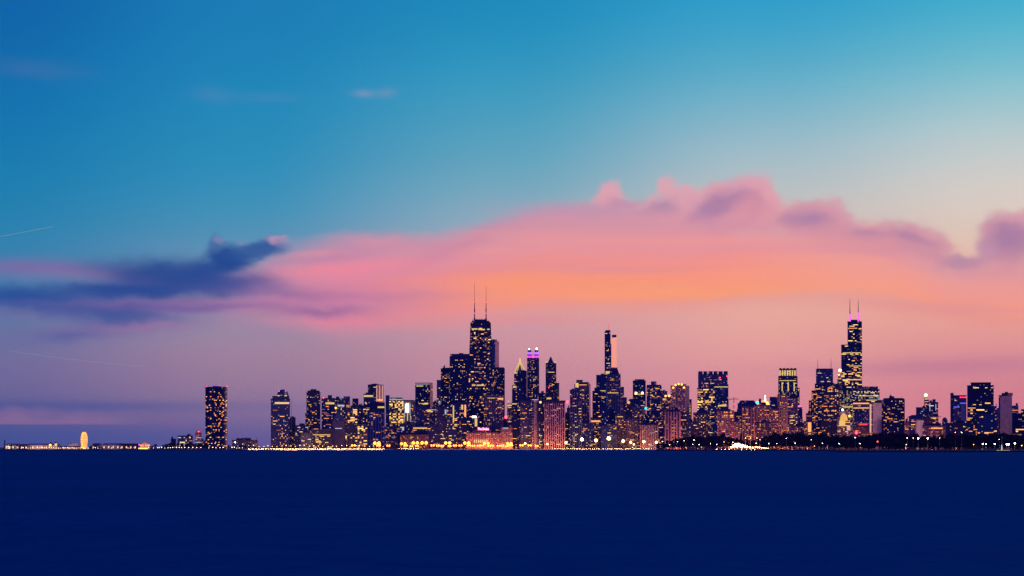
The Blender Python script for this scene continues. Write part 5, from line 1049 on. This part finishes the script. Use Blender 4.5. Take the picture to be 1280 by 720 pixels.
while px < 1290:
    near = px > 1046; Y = (r5.uniform(4150, 4300) if near else r5.uniform(5180, 5260))
    if not 903 < px < 945:
        t_ = topat(px) + r5.uniform(3, 7); put_tree(px, Y, hz(t_, Y) - GZ, 1.25)
    px += r5.uniform(5.0, 7.5)
px = 1050
while px < 1290:
    Y = r5.uniform(3880, 3960); t_ = topat(px) + r5.uniform(7, 10); put_tree(px, Y, hz(t_, Y) - GZ, 1.2); px += r5.uniform(6.5, 10)
for px, ty in ((190, 557), (194, 555.5), (204, 556), (207.5, 555), (212, 554), (217, 553.5), (222, 554), (227, 554.5), (232, 554), (237, 553.5), (242, 554.5), (247, 554), (252, 555), (256, 555), (286, 556), (113, 557), (118, 557), (124, 557.5), (301, 556), (307, 556), (313, 557), (318, 557)):
    put_tree(px, 5900 if px < 285 else 6230, hz(ty, 5900) - GZ + .5, 1.35)
for o in list(COL.objects):
    if o.get('label') == TL:
        pxl = 640 + o.location.x / o.location.y * F
        o['group'] = 'trees of the lake shore park'
        if pxl < 330: o['label'] = 'small dark tree on the far shore left of the main skyline'; o['group'] = 'small trees on the far left shore'
        elif o.location.y < 4050: o['label'] = 'low dark tree in the front row above the nearest seawall'; o['group'] = 'front row trees above the nearest seawall'
        elif pxl > 1046: o['label'] = 'dark tree in the park wood at the right of the picture'; o['group'] = 'trees of the right park wood'
        else: o['label'] = 'dark tree along the shore before the middle right towers'; o['group'] = 'trees before the middle right towers'

# ------------------------------------------------------------------ cars on the drive
def car_proto(col, seed):
    root = empty('car', (0, 0, 0)); tag(root, 'car with bright headlights driving along the lake drive', 'car', 'cars on the lake drive')
    bm_ = plain('car_paint_%d' % seed, col, .35, .4, vary=.05); q = MB()
    q.box(-.9, .9, -2.2, 2.2, .35, .85, bm_); q.taper((-.85, .85, -1.2, 1.7), .851, (-.7, .7, -.6, 1.2), 1.42, GLASSB); q.build('body', root)
    for sx_ in (-1, 1):
        for y_ in (-1.4, 1.4):
            q = MB(); n = 12
            pts = [(.33 * math.cos(2*math.pi*i/n), .33 * math.sin(2*math.pi*i/n)) for i in range(n)]
            q.add([(sx_*.92, y_ + a, .34 + b) for a, b in pts] + [(sx_*.7, y_ + a, .34 + b) for a, b in pts], [tuple(range(n)), tuple(range(n, 2*n))[::-1]] + [(i, (i+1) % n, n+(i+1) % n, n+i) for i in range(n)], TRIMD); q.build('wheel', root)
        q = MB(); q.lathe(sx_*.62, -2.26, [(.08, .55), (.26, .62), (.26, .74), (.08, .8)], HL_, 8); q.build('headlight', root)
        q = MB(); q.box(sx_*.62 - .18, sx_*.62 + .18, 2.2, 2.26, .6, .78, G['red']); q.build('tail_light', root)
    return root
HL_ = glow('headlight_beam', (1, .52, .22), 75)
CP = [car_proto(c, i) for i, c in enumerate([(.5, .5, .52), (.04, .04, .05), (.35, .03, .03), (.05, .08, .2)])]
for i in range(180):
    pr = CP[i % 4]
    if i < 100: px = 311 + i * 1.7 + r4.uniform(-.6, .6); Y = 6266 + r4.choice((0, 4, 8, 12, 16)) + (10 if px > 440 else 0)
    elif i < 170: px = 500 + (i - 100) * 1.6 + r4.uniform(-.8, .8) if i < 115 else 690 + (i - 115) * 2.3 + r4.uniform(-.8, .8); Y = 6991 + r4.choice((0, 4, 8, 12))
    else: px = 896 + (i - 170) * 5.2; Y = 5150 + abs(px - 925) * 1.5
    if id(pr) in used: o = copy_tree(pr)
    else: used[id(pr)] = 1; o = pr
    o.location = (at(px, Y), Y, GZ + .01); o.rotation_euler = (0, 0, R(r4.uniform(-18, 18)))
    if i >= 170: o['label'] = 'car with headlights on at the glowing road bend'; o['group'] = 'cars at the road bend'
    elif i >= 100: o['label'] = 'car with headlights on behind the lit beach'; o['group'] = 'cars behind the beach'

# ------------------------------------------------------------------ crane, mast, small things
cn_ = empty('tower_crane', (at(917.3, 6900), 6900, GZ)); tag(cn_, 'thin red construction crane rising beside the rose block', 'crane'); sC = 6900 / F
q = MB(); hC = hz(497, 6900) - GZ; CR = plain('crane_red', (.5, .12, .12), .6); q.box(-.8, .8, -.8, .8, 0, hC, CR)
q.build('tower', cn_); q = MB(); zj = hz(499, 6900) - GZ; q.box(-6 * sC, 6.5 * sC, -.6, .6, zj - .5, zj + .5, CR); q.bar((0, 0, hC), (5 * sC, 0, zj), .25, CR); q.bar((0, 0, hC), (-5 * sC, 0, zj), .25, CR); q.build('jib', cn_)
q = MB(); q.box(-6 * sC, -4.8 * sC, -1, 1, zj - 3, zj - .5, CONC); q.build('counterweight', cn_)
for yb in (505, 512): q = MB(); q.lathe(0, -1.4, [(.2, hz(yb, 6900) - GZ - 1), (.9, hz(yb, 6900) - GZ), (.2, hz(yb, 6900) - GZ + 1)], G['red'], 6); q.build('beacon', cn_)
fm = empty('glowing_mast', (at(1252.2, 3840), 3840, GZ)); tag(fm, 'white lit flag mast on the seawall near the right edge', 'flagpole')
q = MB(); q.lathe(0, 0, [(.9, 0), (.75, 6), (.35, 9)], glow('mast_glow_white', (.85, .95, .8), .7), 8); q.build('base_column', fm); q = MB(); q.lathe(0, 0, [(.3, 9), (.12, 22)], TRIM, 6); q.build('pole', fm)  # light on the column is put in as emission
q = MB(); q.box(-7.5, 12, -1.5, 1.5, 0, .9, glow('plinth_glow', (.9, .7, .5), .5)); q.build('lit_plinth', fm)  # plinth glows by itself to give the pale lit line
CT = glow('aircraft_trail_glow', (.80, .86, .95), .36)  # aircraft light trails drawn as thin glowing bars
for lbl, a, b, Y in (('thin white condensation trail at the left edge above the dark cloud', (-20, 299), (66, 283), 50000), ('long faint white condensation trail below the dark cloud', (12, 438.5), (182, 458.5), 50000)):
    q = MB(); n = 14; r6 = random.Random(lbl); pr = None
    for i in range(n + 1):
        t_ = i / n; p = (at(a[0] + (b[0] - a[0]) * t_, Y), Y, hz(a[1] + (b[1] - a[1]) * t_ + 1.6 * math.sin(t_ * 3.1) * (1 if a[0] > 0 else .3), Y))
        if pr: q.bar(pr, p, 2.0, CT)
        pr = p
    tag(q.build('aircraft_light_trail'), lbl, 'aircraft light trail')

# ------------------------------------------------------------------ blue haze added to lift the dark walls of the city
q = MB(); q.box(-20500, 20500, -600, 24500, -2.5, 760, None); q.mats = []; hzb = q.build('haze'); tag(hzb, kind='stuff')
hm = bpy.data.materials.new('blue_lift_haze'); hm.use_nodes = True; ht = hm.node_tree; ht.nodes.clear()
pv = ht.nodes.new('ShaderNodeVolumePrincipled'); pv.inputs['Color'].default_value = (.10, .18, 1.0, 1); pv.inputs['Density'].default_value = 9e-6; pv.inputs['Anisotropy'].default_value = 0
ho = ht.nodes.new('ShaderNodeOutputMaterial'); ht.links.new(pv.outputs[0], ho.inputs['Volume'])
hzb.data.materials.clear(); hzb.data.materials.append(hm); hzb.data.polygons.foreach_set('material_index', [0] * 6)
